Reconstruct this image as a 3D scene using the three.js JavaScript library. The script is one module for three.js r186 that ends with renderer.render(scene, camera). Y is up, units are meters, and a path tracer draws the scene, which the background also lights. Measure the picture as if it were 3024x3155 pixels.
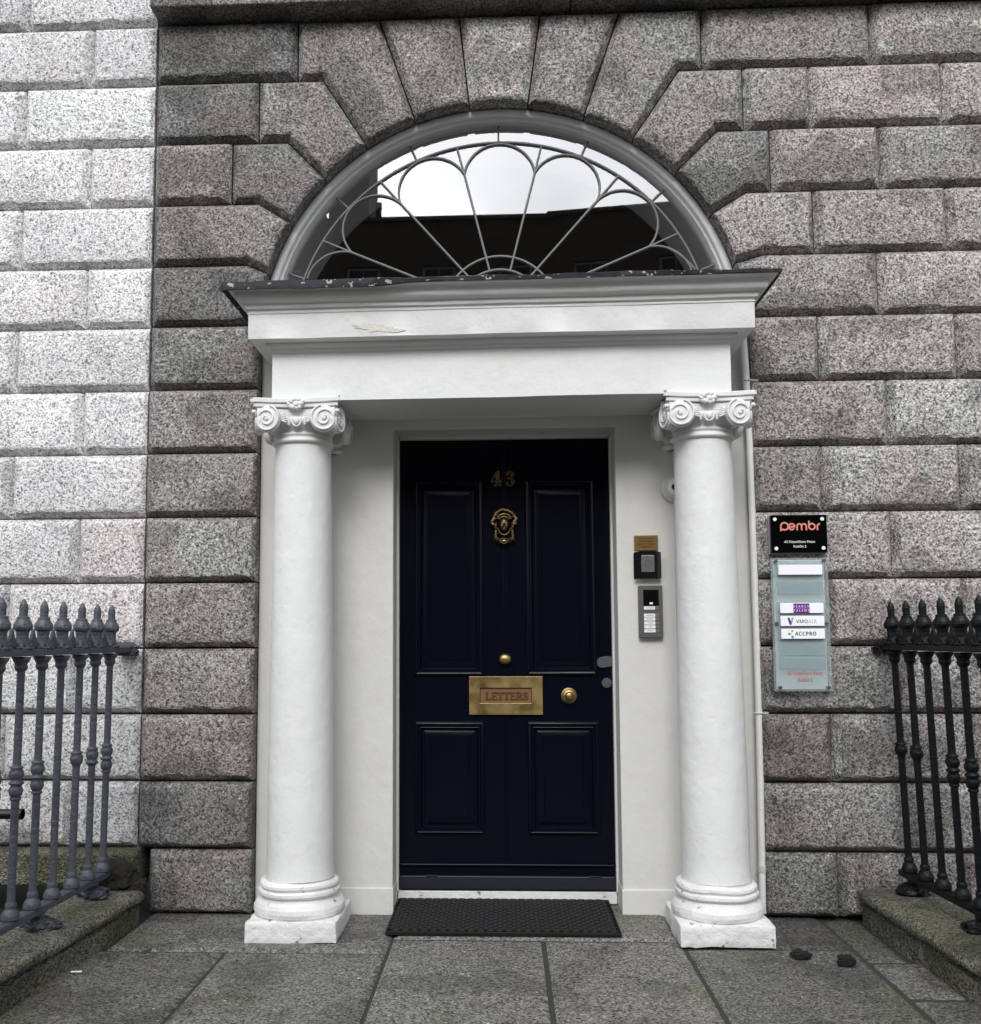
import * as THREE from 'three';
import { mergeGeometries, mergeVertices, toCreasedNormals } from 'three/addons/utils/BufferGeometryUtils.js';
import { RoundedBoxGeometry } from 'three/addons/geometries/RoundedBoxGeometry.js';
import { FontLoader } from 'three/addons/loaders/FontLoader.js';
import { TextGeometry } from 'three/addons/geometries/TextGeometry.js';

// ───────────────────────── camera, sky, sun, exposure ─────────────────────────
const scene = new THREE.Scene();
const R = d => d * Math.PI / 180;
const camera = new THREE.PerspectiveCamera(54.466, 3024 / 3155, 0.05, 400);
camera.rotation.order = 'YXZ';
camera.position.set(-0.0036, 1.3, 4.7545);
camera.rotation.set(R(5.0412), R(2.5478), R(-0.2361));
camera.setViewOffset(3024, 3155, 95.4, -112.9, 3024, 3155);
camera.updateProjectionMatrix();

const renderer = new THREE.WebGLRenderer({ antialias: true });
renderer.toneMapping = THREE.LinearToneMapping;
renderer.toneMappingExposure = 1.55;
renderer.shadowMap.enabled = true;

const SUN = new THREE.Vector3(-0.07, 0.645, 0.76).normalize();   // a veiled sun high over the houses opposite
const sun = new THREE.DirectionalLight(new THREE.Color(1.0, 0.975, 0.94), 1.2);
sun.position.copy(SUN).multiplyScalar(40);
sun.target.position.set(0, 2, 0);
sun.castShadow = true;
sun.shadow.radius = 40;
sun.shadow.mapSize.set(2048, 2048);
Object.assign(sun.shadow.camera, { left: -8, right: 8, top: 8, bottom: -8, near: 1, far: 90 });
scene.add(sun, sun.target);

// small seeded noise kit
const rng = s => () => { s |= 0; s = s + 0x6D2B79F5 | 0; let t = Math.imul(s ^ s >>> 15, 1 | s); t = t + Math.imul(t ^ t >>> 7, 61 | t) ^ t; return ((t ^ t >>> 14) >>> 0) / 4294967296; };
const hash3 = (x, y, z) => { let h = Math.imul(x, 374761393) + Math.imul(y, 668265263) + Math.imul(z, 1274126177) | 0; h = Math.imul(h ^ h >>> 13, 1274126177); return ((h ^ h >>> 16) >>> 0) / 4294967296; };
const sm = t => t * t * (3 - 2 * t);
function noise3(x, y, z) {   // value noise, -1 … 1
  const X = Math.floor(x), Y = Math.floor(y), Z = Math.floor(z), u = sm(x - X), v = sm(y - Y), w = sm(z - Z);
  const l = (a, b, t) => a + (b - a) * t;
  const g = (i, j, k) => hash3(X + i, Y + j, Z + k);
  return 2 * l(l(l(g(0, 0, 0), g(1, 0, 0), u), l(g(0, 1, 0), g(1, 1, 0), u), v), l(l(g(0, 0, 1), g(1, 0, 1), u), l(g(0, 1, 1), g(1, 1, 1), u), v), w) - 1;
}
const fbm = (x, y, z, o = 4) => { let a = 0, s = 0.5; for (let i = 0; i < o; i++) { a += s * noise3(x, y, z); x = x * 2.03 + 7.1; y = y * 2.03 + 3.7; z = z * 2.03 + 1.3; s *= 0.5; } return a; };

// overcast sky with the sun behind thin cloud: brightest round the sun, soft grey and white cloud masses
{
  const W = 1024, H = 512, d = new Float32Array(W * H * 4);
  for (let j = 0; j < H; j++) for (let i = 0; i < W; i++) {
    const el = ((j + 0.5) / H - 0.5) * Math.PI, az = ((i + 0.5) / W - 0.5) * 2 * Math.PI;
    const y = Math.sin(el), x = Math.cos(el) * Math.cos(az), z = Math.cos(el) * Math.sin(az);
    let r = 0.2, g = 0.2, b = 0.2;
    if (y > 0) {
      const k = 1 / (y + 0.25);
      const n = fbm(x * k * 1.6 + 4.2, z * k * 1.6 + 1.4, 2.2, 6), m = fbm(x * k * 0.9 + 9, z * k * 0.9, 7.7, 4);
      const c = x * SUN.x + y * SUN.y + z * SUN.z, glow = 1.9 * Math.pow(Math.max(c, 0), 5) + 0.8 * Math.pow(Math.max(c, 0), 2);
      const cloud = 1 + 0.9 * n + 0.5 * m;
      const L = 1.22 * (0.2 + glow) * Math.max(0.35, cloud);
      const thin = Math.max(0, -n - 0.1) * 0.35;   // where the cloud thins the air shows faintly blue
      r = L * (0.985 - thin); g = L * (1 - thin * 0.5); b = L * (1.03 + thin * 0.2);
    }
    d.set([r, g, b, 1], (j * W + i) * 4);
  }
  const t = new THREE.DataTexture(d, W, H, THREE.RGBAFormat, THREE.FloatType);
  t.mapping = THREE.EquirectangularReflectionMapping; t.magFilter = THREE.LinearFilter; t.needsUpdate = true;
  scene.background = t; scene.environment = t;
}

// ───────────────────────── textures ─────────────────────────
function lattice(N, n, seed) {   // tileable smooth noise, N x N, n cells across, values 0..1
  const r = rng(seed), L = new Float32Array(n * n).map(() => r()), o = new Float32Array(N * N);
  for (let j = 0; j < N; j++) { const fy = j / N * n, y0 = Math.floor(fy), ty = sm(fy - y0), y1 = (y0 + 1) % n;
    for (let i = 0; i < N; i++) { const fx = i / N * n, x0 = Math.floor(fx), tx = sm(fx - x0), x1 = (x0 + 1) % n;
      const a = L[y0 * n + x0], b = L[y0 * n + x1], c = L[y1 * n + x0], d = L[y1 * n + x1];
      o[j * N + i] = a + (b - a) * tx + (c - a + (d - c - b + a) * tx) * ty; } }
  return o;
}
function tfbm(N, n, oct, seed) { const o = new Float32Array(N * N); let a = 0.5, s = 0; for (let k = 0; k < oct; k++) { const l = lattice(N, Math.min(N, n << k), seed + k * 17); for (let i = 0; i < o.length; i++) o[i] += a * l[i]; s += a; a *= 0.5; } for (let i = 0; i < o.length; i++) o[i] /= s; return o; }
function grainField(N, radius, seed) {   // blurred white noise, unit variance, tileable
  const r = rng(seed); let a = new Float32Array(N * N).map(() => r() - 0.5);
  for (let pass = 0; pass < 2; pass++) {
    const b = new Float32Array(N * N);
    for (let j = 0; j < N; j++) for (let i = 0; i < N; i++) { let s = 0; for (let k = -radius; k <= radius; k++) s += a[j * N + ((i + k + N) % N)]; b[j * N + i] = s; }
    const c = new Float32Array(N * N);
    for (let j = 0; j < N; j++) for (let i = 0; i < N; i++) { let s = 0; for (let k = -radius; k <= radius; k++) s += b[((j + k + N) % N) * N + i]; c[j * N + i] = s; }
    a = c;
  }
  let v = 0; for (const x of a) v += x * x; v = Math.sqrt(v / a.length); for (let i = 0; i < a.length; i++) a[i] /= v; return a;
}
const lin2s = c => c <= 0.0031308 ? c * 12.92 : 1.055 * Math.pow(c, 1 / 2.4) - 0.055;
const clamp = (x, a, b) => x < a ? a : x > b ? b : x;
function texture(N, f, srgb = true) {
  const d = new Uint8Array(N * N * 4);
  for (let i = 0; i < N * N; i++) { const c = f(i, i % N, (i / N) | 0); const k = Array.isArray(c) ? c : [c, c, c];
    for (let q = 0; q < 3; q++) d[i * 4 + q] = Math.round(255 * clamp(srgb ? lin2s(Math.max(0, k[q])) : k[q], 0, 1)); d[i * 4 + 3] = 255; }
  const t = new THREE.DataTexture(d, N, N, THREE.RGBAFormat); t.wrapS = t.wrapT = THREE.RepeatWrapping; t.magFilter = THREE.LinearFilter; t.minFilter = THREE.LinearFilter;
  if (srgb) t.colorSpace = THREE.SRGBColorSpace; t.needsUpdate = true; return t;
}
const N = 1024, TILE = 1.7;   // stone textures: 1.7 mm to the texel
const g1 = grainField(N, 1, 11), g2 = grainField(N, 2, 12), g3 = grainField(N, 1, 13), gB = grainField(N, 3, 15);
const lowA = tfbm(N, 6, 4, 31), lowB = tfbm(N, 8, 4, 57), lowC = tfbm(N, 5, 5, 83);
const ss = (a, b, x) => { const t = clamp((x - a) / (b - a), 0, 1); return t * t * (3 - 2 * t); };
const sparkle = new Float32Array(N * N);   // stray quartz and droppings
{ const r = rng(991); for (let k = 0; k < 150; k++) { const x = r() * N, y = r() * N, R0 = 1.2 + 2.6 * r() * r(), ey = 0.6 + 0.8 * r(); for (let j = -5; j <= 5; j++) for (let i = -5; i <= 5; i++) if (Math.hypot(i, j / ey) + 0.7 * r() < R0) sparkle[((y + j + N) % N | 0) * N + ((x + i + N) % N | 0)] = 1; } }
function granite({ tone, pink, pinkAmt, dark, green, greenAmt, contrast, lichen = 0, specks = 0 }) {
  return texture(N, i => {
    let v = 1 + contrast * (0.36 * g1[i] + 0.20 * g2[i] + 0.05 * gB[i]);
    if (g3[i] > 1.45) v *= 0.36;
    if (g3[i] < -2.9) v *= 1.9;
    v = clamp(v, 0.22, 2.4) * (1 - dark * ss(0.5, 0.66, lowB[i]));
    const p = pinkAmt * ss(0.48, 0.64, lowA[i]), m = greenAmt * ss(0.5, 0.66, lowC[i] + 0.02 * g2[i]);
    const l = lichen * ss(0.6, 0.68, lowC[i]) * (g2[i] > 0.7 ? 1 : 0);
    return [0, 1, 2].map(q => { let c = tone[q] * (1 - p) + pink[q] * p; c = c * (1 - m) + green[q] * m; return Math.min(0.85, c * v + l * 0.22 + specks * sparkle[i]); });
  });
}
const tLight = granite({ tone: [0.65, 0.645, 0.64], pink: [0.67, 0.615, 0.595], pinkAmt: 0.35, dark: 0.14, green: [0.62, 0.62, 0.64], greenAmt: 0.4, contrast: 0.72 });
const tHouse = granite({ tone: [0.322, 0.305, 0.286], pink: [0.330, 0.284, 0.268], pinkAmt: 0.55, dark: 0.34, green: [0.30, 0.305, 0.293], greenAmt: 0.7, contrast: 1.0, lichen: 0.5, specks: 0.5 });
const tPave = granite({ tone: [0.122, 0.119, 0.111], pink: [0.128, 0.116, 0.104], pinkAmt: 0.6, dark: 0.3, green: [0.085, 0.09, 0.056], greenAmt: 0.55, contrast: 1.0, specks: 0.3 });
const tCope = granite({ tone: [0.135, 0.128, 0.105], pink: [0.11, 0.106, 0.068], pinkAmt: 0.9, dark: 0.35, green: [0.058, 0.058, 0.03], greenAmt: 0.85, contrast: 1.0, specks: 0.15 });
const tBump = texture(N, i => 0.5 + 0.13 * g1[i] + 0.08 * g2[i] + 0.02 * gB[i] + 0.25 * (lowB[i] - 0.5), false);
const paintN = 512, pA = tfbm(paintN, 6, 6, 201), pB = tfbm(paintN, 24, 4, 202), pG = grainField(paintN, 1, 203);
const tPaint = texture(paintN, i => { const s = 1 - 0.02 * ss(0.45, 0.75, pA[i]) - 0.015 * ss(0.55, 0.75, pB[i]); const y = 0.012 * ss(0.55, 0.7, pB[i]); return [0.70 * s, (0.70 - 0.4 * y) * s, (0.69 - y) * s]; });
const chipA = tfbm(paintN, 20, 3, 205);
const tPaintWorn = texture(paintN, i => { const d = chipA[i] > 0.82 ? 0.25 : chipA[i] > 0.77 ? 0.82 : 1; const s = (1 - 0.08 * ss(0.45, 0.7, pA[i])) * d; return [0.70 * s, 0.695 * s, 0.68 * s]; });
const tPaintBump = texture(paintN, i => 0.5 + 0.5 * (pA[i] - 0.5) + 0.5 * (pB[i] - 0.5) + 0.015 * pG[i], false);
const tIronBump = texture(256, (() => { const a = tfbm(256, 10, 4, 301), b = grainField(256, 2, 302); return i => 0.5 + 0.6 * (a[i] - 0.5) + 0.09 * b[i]; })(), false);
const tLead = texture(512, (() => { const a = tfbm(512, 40, 3, 331), b = tfbm(512, 5, 4, 332); return i => { const f = a[i] > 0.69 && b[i] > 0.45 ? 0.30 : 0; const k = 0.7 + 0.6 * b[i]; return [0.013 * k + f, 0.0145 * k + f, 0.018 * k + f * 0.95]; }; })());
const tBrass = texture(256, (() => { const a = tfbm(256, 5, 5, 311); return i => { const k = 0.75 + 0.5 * a[i]; return [0.37 * k, 0.265 * k, 0.115 * k]; }; })());
const tBrassRough = texture(256, (() => { const a = tfbm(256, 9, 4, 312); return i => 0.2 + 0.45 * a[i]; })(), false);
const tBrick = texture(512, (() => { const a = tfbm(512, 8, 4, 401); const r = rng(402), tones = Array.from({ length: 4096 }, () => 0.75 + 0.5 * r()); return (i, x, y) => { const row = y >> 3, bx = (x + (row & 1) * 12) % 512, col = (bx / 24) | 0; const mort = (y & 7) === 0 || bx % 24 < 1; const t = tones[(row * 22 + col) & 4095] * (0.8 + 0.4 * a[i]); return mort ? [0.10, 0.095, 0.09] : [0.075 * t, 0.055 * t, 0.046 * t]; }; })());

// ───────────────────────── materials ─────────────────────────
const std = o => new THREE.MeshStandardMaterial(o), phys = o => new THREE.MeshPhysicalMaterial(o);
const C = (r, g, b) => new THREE.Color().setRGB(r, g, b);
const M = {
  light: std({ map: tLight, bumpMap: tBump, bumpScale: 0.004, roughness: 0.9, vertexColors: true }),
  house: std({ map: tHouse, bumpMap: tBump, bumpScale: 0.0045, roughness: 0.88, vertexColors: true }),
  pave: std({ map: tPave, bumpMap: tBump, bumpScale: 0.005, roughness: 0.72, vertexColors: true }),
  cope: std({ map: tCope, bumpMap: tBump, bumpScale: 0.012, roughness: 0.85 }),
  core: std({ color: C(0.10, 0.095, 0.09), roughness: 1 }),
  joint: std({ color: C(0.035, 0.036, 0.022), bumpMap: tBump, bumpScale: 0.01, roughness: 1 }),
  paint: std({ map: tPaint, bumpMap: tPaintBump, bumpScale: 0.0055, roughness: 0.55 }),
  paintWorn: std({ map: tPaintWorn, bumpMap: tPaintBump, bumpScale: 0.009, roughness: 0.6 }),
  wall: std({ map: tPaint, color: C(0.88, 0.865, 0.83), bumpMap: tPaintBump, bumpScale: 0.004, roughness: 0.6 }),
  lead: phys({ map: tLead, bumpMap: tPaintBump, bumpScale: 0.006, roughness: 0.55, specularIntensity: 0.4 }),
  bar: std({ color: C(0.15, 0.15, 0.145), roughness: 0.5 }),
  glass: phys({ color: C(1, 1, 1), roughness: 0.01, transmission: 1, thickness: 0, ior: 2.85 }),
  door: phys({ color: C(0.0013, 0.0019, 0.0065), roughness: 0.26, bumpMap: tPaintBump, bumpScale: 0.001, specularIntensity: 0.35 }),
  kick: phys({ color: C(0.008, 0.010, 0.018), roughness: 0.5, bumpMap: tPaintBump, bumpScale: 0.002 }),
  brass: std({ map: tBrass, roughnessMap: tBrassRough, roughness: 1, metalness: 1 }),
  brassDark: std({ color: C(0.22, 0.155, 0.085), roughness: 0.28, metalness: 1 }),
  flap: std({ color: C(0.27, 0.155, 0.08), roughness: 0.5, metalness: 0.85 }),
  steel: std({ color: C(0.32, 0.33, 0.34), roughness: 0.35, metalness: 1 }),
  steelDull: std({ color: C(0.11, 0.115, 0.125), roughness: 0.5, metalness: 0.7 }),
  rubber: phys({ color: C(0.008, 0.008, 0.0085), roughness: 0.6, specularIntensity: 0.5 }),
  ironGrey: std({ color: C(0.060, 0.066, 0.082), bumpMap: tIronBump, bumpScale: 0.004, roughness: 0.5 }),
  ironBlack: phys({ color: C(0.004, 0.0045, 0.006), bumpMap: tIronBump, bumpScale: 0.003, roughness: 0.45, specularIntensity: 0.45 }),
  leadLump: std({ color: C(0.03, 0.032, 0.042), bumpMap: tIronBump, bumpScale: 0.012, roughness: 0.55 }),
  rubble: std({ color: C(0.040, 0.032, 0.022), bumpMap: tBump, bumpScale: 0.02, roughness: 0.95 }),
  black: std({ color: C(0.006, 0.006, 0.007), roughness: 0.3 }),
  white: std({ color: C(0.82, 0.82, 0.83), roughness: 0.35 }),
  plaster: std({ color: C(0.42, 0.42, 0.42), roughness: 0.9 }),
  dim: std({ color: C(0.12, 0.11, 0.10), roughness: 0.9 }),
  brick: std({ map: tBrick, roughness: 0.95 }),
  slate: std({ color: C(0.05, 0.052, 0.058), roughness: 0.7 }),
  asphalt: std({ color: C(0.05, 0.05, 0.052), bumpMap: tBump, bumpScale: 0.006, roughness: 0.95 }),
};

// ───────────────────────── helpers ─────────────────────────
const used = {};
function numbered(n) { const k = used[n] = (used[n] ?? -1) + 1; return k ? `${n}_${String(k).padStart(3, '0')}` : n; }
function put(o, parent) { (parent || scene).add(o); o.traverse(m => { if (m.isMesh) { m.castShadow = true; m.receiveShadow = true; } }); return o; }
function mesh(name, geo, mat, parent) { const m = new THREE.Mesh(geo, mat); m.name = parent ? name : numbered(name); return put(m, parent); }
function tag(o, label, category, group) { o.userData.label = label; o.userData.category = category; if (group) o.userData.group = group; return o; }
function group(name, x = 0, y = 0, z = 0) { const g = new THREE.Group(); g.name = numbered(name); g.position.set(x, y, z); scene.add(g); return g; }
const merge = a => mergeGeometries(a.map(g => { const q = g.index ? g.toNonIndexed() : g; for (const k of Object.keys(q.attributes)) if (!['position', 'normal', 'uv'].includes(k)) q.deleteAttribute(k); return q; }), false);
const box = (w, h, d, x = 0, y = 0, z = 0, b = 0) => (b ? new RoundedBoxGeometry(w, h, d, 2, b) : new THREE.BoxGeometry(w, h, d)).translate(x, y, z);
const bx = (x0, x1, y0, y1, z0, z1, b = 0) => box(x1 - x0, y1 - y0, z1 - z0, (x0 + x1) / 2, (y0 + y1) / 2, (z0 + z1) / 2, b);
const cyl = (r0, r1, h, n = 20) => new THREE.CylinderGeometry(r0, r1, h, n);
const lathe = (pts, n = 32) => new THREE.LatheGeometry(pts.map(p => new THREE.Vector2(p[0], p[1])), n);
function meterUV(g, s = 1, ox = 0, oy = 0) {   // box-projected uv in metres / s
  const q = g.index ? g.toNonIndexed() : g; const p = q.attributes.position, n = new THREE.Vector3(), a = new THREE.Vector3(), b = new THREE.Vector3(), c = new THREE.Vector3(), uv = new Float32Array(p.count * 2);
  for (let i = 0; i < p.count; i += 3) {
    a.fromBufferAttribute(p, i); b.fromBufferAttribute(p, i + 1); c.fromBufferAttribute(p, i + 2); n.copy(b).sub(a).cross(c.clone().sub(a));
    const ax = Math.abs(n.x), ay = Math.abs(n.y), az = Math.abs(n.z);
    for (let k = 0; k < 3; k++) { const x = p.getX(i + k), y = p.getY(i + k), z = p.getZ(i + k); const [u, v] = az >= ax && az >= ay ? [x, y] : ax >= ay ? [z, y] : [x, z]; uv[(i + k) * 2] = u / s + ox; uv[(i + k) * 2 + 1] = v / s + oy; }
  }
  q.setAttribute('uv', new THREE.BufferAttribute(uv, 2)); return q;
}
function wobble(g, amp, freq, seed = 0) {   // push vertices about by smooth noise
  const p = g.attributes.position;
  for (let i = 0; i < p.count; i++) { const x = p.getX(i), y = p.getY(i), z = p.getZ(i);
    p.setXYZ(i, x + amp * noise3(x * freq + seed, y * freq, z * freq), y + amp * noise3(x * freq, y * freq + seed + 9, z * freq), z + amp * noise3(x * freq, y * freq, z * freq + seed + 5)); }
  g.computeVertexNormals(); return g;
}
function gridGeo(rows, closed, uvScale = 1, flip = false) {   // rows: arrays of [x,y,z], equal length
  const m = rows.length, n = rows[0].length, pos = [], uv = [], idx = [];
  let V = 0; const U = [0]; for (let j = 1; j < n; j++) U[j] = U[j - 1] + Math.hypot(...[0, 1, 2].map(q => rows[0][j][q] - rows[0][j - 1][q]));
  rows.forEach((r, i) => { if (i) V += Math.hypot(...[0, 1, 2].map(q => r[0][q] - rows[i - 1][0][q])); r.forEach((p, j) => { pos.push(...p); uv.push(U[j] / uvScale, V / uvScale); }); });
  for (let i = 0; i < m - 1; i++) for (let j = 0; j < n - 1; j++) { const a = i * n + j, b = a + 1, c = a + n, d = c + 1; flip ? idx.push(a, c, b, b, c, d) : idx.push(a, b, c, b, d, c); }
  const g = new THREE.BufferGeometry(); g.setAttribute('position', new THREE.Float32BufferAttribute(pos, 3)); g.setAttribute('uv', new THREE.Float32BufferAttribute(uv, 2)); g.setIndex(idx); g.computeVertexNormals(); return g;
}

// A dressed stone: outline (counter-clockwise, metres), each edge with its own chamfer; face at z = 0, back at z = -back
const GAP = 0.0036;
function offsetPoly(P, d) {   // move edge i (P[i] → P[i+1]) inwards by d[i]
  const n = P.length, L = P.map((p, i) => { const q = P[(i + 1) % n], ex = q[0] - p[0], ey = q[1] - p[1], l = Math.hypot(ex, ey); const nx = -ey / l, ny = ex / l; return { x: p[0] + nx * d[i], y: p[1] + ny * d[i], ex: ex / l, ey: ey / l, nx, ny }; });
  return P.map((p, i) => { const a = L[(i + n - 1) % n], b = L[i], det = a.ex * b.ey - a.ey * b.ex;
    if (Math.abs(det) < 0.12) return [p[0] + (a.nx * d[(i + n - 1) % n] + b.nx * d[i]) / 2, p[1] + (a.ny * d[(i + n - 1) % n] + b.ny * d[i]) / 2];
    const t = ((b.x - a.x) * b.ey - (b.y - a.y) * b.ex) / det; return [a.x + a.ex * t, a.y + a.ey * t]; });
}
let stoneSeed = 100;
function stoneGeo(P, ch, { back = 0.14, gap = GAP, seg = 0.022, rough = 0.0058, tint = [1, 1, 1], tilt = 0.004, deep = 1.0, wedge = true } = {}) {
  const r = rng(stoneSeed += 7), n = P.length, gp = ch.map(c => c < 0.012 ? 0.0004 : gap);
  const under = P.map((p, i) => { const q = P[(i + 1) % n]; return clamp((q[0] - p[0]) / Math.hypot(q[0] - p[0], q[1] - p[1]), 0, 1); });   // 1 where the edge looks down
  if (wedge) ch = ch.map((c, i) => c < 0.016 ? c : c - 0.002 * under[i]);
  const O = offsetPoly(P, gp), I = offsetPoly(P, ch.map((c, i) => gp[i] + c)), J = offsetPoly(P, ch.map((c, i) => gp[i] + c + 0.010));
  const rings = [[], [], [], []], s1 = r() * 50, tx = (r() - 0.5) * tilt * 2, ty = (r() - 0.5) * tilt * 2, dz = (r() - 0.5) * 0.008;
  const cx = P.reduce((a, p) => a + p[0], 0) / n, cy = P.reduce((a, p) => a + p[1], 0) / n;
  for (let i = 0; i < n; i++) {
    const k = (i + 1) % n, len = Math.hypot(P[k][0] - P[i][0], P[k][1] - P[i][1]), m = Math.max(1, Math.round(len / seg)), c = ch[i], cp = ch[(i + n - 1) % n];
    for (let t = 0; t < m; t++) {
      const f = t / m, lp = (A) => [A[i][0] + (A[k][0] - A[i][0]) * f, A[i][1] + (A[k][1] - A[i][1]) * f];
      const o = lp(O), a = lp(I), b = lp(J), w = Math.min(1, (t === 0 ? Math.min(c, cp) : c) / 0.02) * rough;
      const e = w * (0.9 * noise3(a[0] * 14 + s1, a[1] * 14, s1) + 0.9 * noise3(a[0] * 61, a[1] * 61 + s1, 3)), e2 = w * noise3(a[0] * 30, a[1] * 30, s1 + 8);
      const zz = dz + tx * (a[0] - cx) + ty * (a[1] - cy), cc = t === 0 ? Math.max(c, cp) : c;
      rings[0].push([o[0], o[1], -back]); rings[1].push([o[0], o[1], -Math.max(0.004, cc * deep * (1.4 + 0.5 * under[i])) - Math.abs(e2) * 0.5 + Math.min(0, dz)]);
      const cr = (t === 0 && ch[i] > 0.012 && ch[(i + n - 1) % n] > 0.012) ? 0.006 : 0, ux = cx - a[0], uy = cy - a[1], ul = Math.hypot(ux, uy) || 1;
      rings[2].push([a[0] + e + cr * ux / ul, a[1] + e2 + cr * uy / ul, zz - 0.0045 - 0.5 * cr]); rings[3].push([b[0] + e * 0.4 + cr * ux / ul, b[1] + e2 * 0.4 + cr * uy / ul, zz]);
    }
  }
  const T = rings[0].length, pos = [], uv = [], idx = [], ox = r() * 7, oy = r() * 7, fl = r() < 0.5 ? -1 : 1;
  rings.forEach(R0 => R0.forEach(p => { pos.push(...p); uv.push(fl * (p[0] + p[2] * 0.8) / TILE + ox, (p[1] + p[2] * 0.9) / TILE + oy); }));
  for (let q = 0; q < 3; q++) for (let t = 0; t < T; t++) { const a = q * T + t, b = q * T + (t + 1) % T, c = a + T, d = b + T; idx.push(a, b, c, b, d, c); }
  const tri = THREE.ShapeUtils.triangulateShape(rings[3].map(p => new THREE.Vector2(p[0], p[1])), []);
  for (const t of tri) idx.push(3 * T + t[0], 3 * T + t[1], 3 * T + t[2]);
  let g = new THREE.BufferGeometry(); g.setAttribute('position', new THREE.Float32BufferAttribute(pos, 3)); g.setAttribute('uv', new THREE.Float32BufferAttribute(uv, 2)); g.setIndex(idx);
  g = toCreasedNormals(g, 0.55);
  { const p = g.attributes.position, u = g.attributes.uv, a = new THREE.Vector3(), b = new THREE.Vector3(), c = new THREE.Vector3();
    for (let i = 0; i < p.count; i += 3) { a.fromBufferAttribute(p, i); b.fromBufferAttribute(p, i + 1); c.fromBufferAttribute(p, i + 2); b.sub(a); c.sub(a); b.cross(c).normalize();
      if (Math.abs(b.z) > 0.8) continue; const side = Math.abs(b.x) > Math.abs(b.y), flat = Math.abs(b.z) > 0.25;
      for (let k = 0; k < 3; k++) { const x = p.getX(i + k), y = p.getY(i + k), z = p.getZ(i + k) * (flat ? 1.4 : 1); u.setXY(i + k, side ? fl * z / TILE + ox + 0.37 : fl * x / TILE + ox, side ? y / TILE + oy : z / TILE + oy + 0.21 + y * 0.02); } } }
  const col = new Float32Array(g.attributes.position.count * 3); for (let i = 0; i < col.length; i++) col[i] = tint[i % 3]; g.setAttribute('color', new THREE.BufferAttribute(col, 3));
  return g;
}
const rectPoly = (x0, x1, y0, y1) => [[x0, y0], [x1, y0], [x1, y1], [x0, y1]];

// ───────────────────────── the two granite houses ─────────────────────────
const Y = [0, 0.297, 0.614, 0.933, 1.249, 1.567, 1.888, 2.205, 2.524, 2.845, 3.158, 3.475, 3.794, 4.114, 4.432, 4.75];
const XB = -1.756, XL = -1.207, XR = 1.197, XE = 3.6, AC = [-0.0136, 2.7664], AR = 1.21;
const CH = 0.027;
const house = tag(group('granite_house'), 'rusticated brown granite house front with white columned doorway and fanlight', 'house');
const neighbour = tag(group('granite_house'), 'pale grey granite house front at the left edge', 'house');
const tintOf = (lum, pink = 0, r = Math.random) => [lum * (1 + 0.03 * pink), lum * (1 - 0.02 * pink), lum * (1 - 0.022 * pink)];
const tr = rng(77);
function hStone(poly, ch, lum, pink, name = 'stone_block') { return mesh(name, stoneGeo(poly, ch, { tint: tintOf(lum * (0.95 + 0.1 * tr()), pink) }), M.house, house); }
const c4 = (b = CH, r = CH, t = 0.022, l = CH) => [b, r, t, l];
// left pier
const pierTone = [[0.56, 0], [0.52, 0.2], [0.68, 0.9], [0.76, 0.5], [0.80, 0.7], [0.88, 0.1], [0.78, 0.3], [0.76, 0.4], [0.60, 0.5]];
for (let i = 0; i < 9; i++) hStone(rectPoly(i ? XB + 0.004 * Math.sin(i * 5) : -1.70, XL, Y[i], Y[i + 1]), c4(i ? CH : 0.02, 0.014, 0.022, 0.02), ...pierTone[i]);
// arch stones: a list of points, the arc run from angle a0 to a1 is inserted where marked
const at = (x, y) => Math.atan2(y - AC[1], x - AC[0]);
function arcPts(a0, a1, n = 7) { return Array.from({ length: n + 1 }, (_, k) => { const a = a0 + (a1 - a0) * k / n; return [AC[0] + AR * Math.cos(a), AC[1] + AR * Math.sin(a)]; }); }
function voussoir(before, p0, p1, after, lum, pink, name = 'voussoir') {   // counter-clockwise: ... before, arc p0→p1, after ...
  const arc = arcPts(at(...p0), at(...p1)), P = [...before, ...arc, ...after], n = P.length, ch = P.map((_, i) => i >= before.length && i < before.length + arc.length - 1 ? 0.005 : CH);
  return hStone(P, ch, lum, pink, name);
}
// left side: the arc runs upwards along the right of the stone (inner edge), counter-clockwise about the stone
voussoir([[XB, Y[9]]], [-1.2205, Y[9]], [-1.171, 3.112], [[-1.279, Y[10]], [XB, Y[10]]], 0.50, 0.1);
voussoir([[XB, Y[10]], [-1.279, Y[10]]], [-1.171, 3.112], [-1.060, 3.373], [[-1.225, Y[11]], [XB, Y[11]]], 0.62, 0.9);
voussoir([[-1.36, Y[11]], [-1.225, Y[11]]], [-1.060, 3.373], [-0.888, 3.6], [[-1.077, Y[12]], [-1.36, Y[12]]], 0.52, 0.2);
voussoir([[-1.226, Y[12]], [-1.077, Y[12]]], [-0.888, 3.6], [-0.684, 3.776], [[-0.9, Y[13]], [-1.226, Y[13]]], 0.66, 0.8);
voussoir([[-1.031, Y[13]], [-0.9, Y[13]]], [-0.684, 3.776], [-0.434, 3.9], [[-0.616, Y[14]], [-1.031, Y[14]]], 0.68, 0.6);
voussoir([], [-0.434, 3.9], [-0.159, 3.968], [[-0.208, Y[14]], [-0.616, Y[14]]], 0.76, 0.7);
voussoir([], [-0.159, 3.968], [0.136, 3.968], [[0.201, Y[14]], [-0.208, Y[14]]], 1.12, 0.0, 'keystone');
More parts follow.
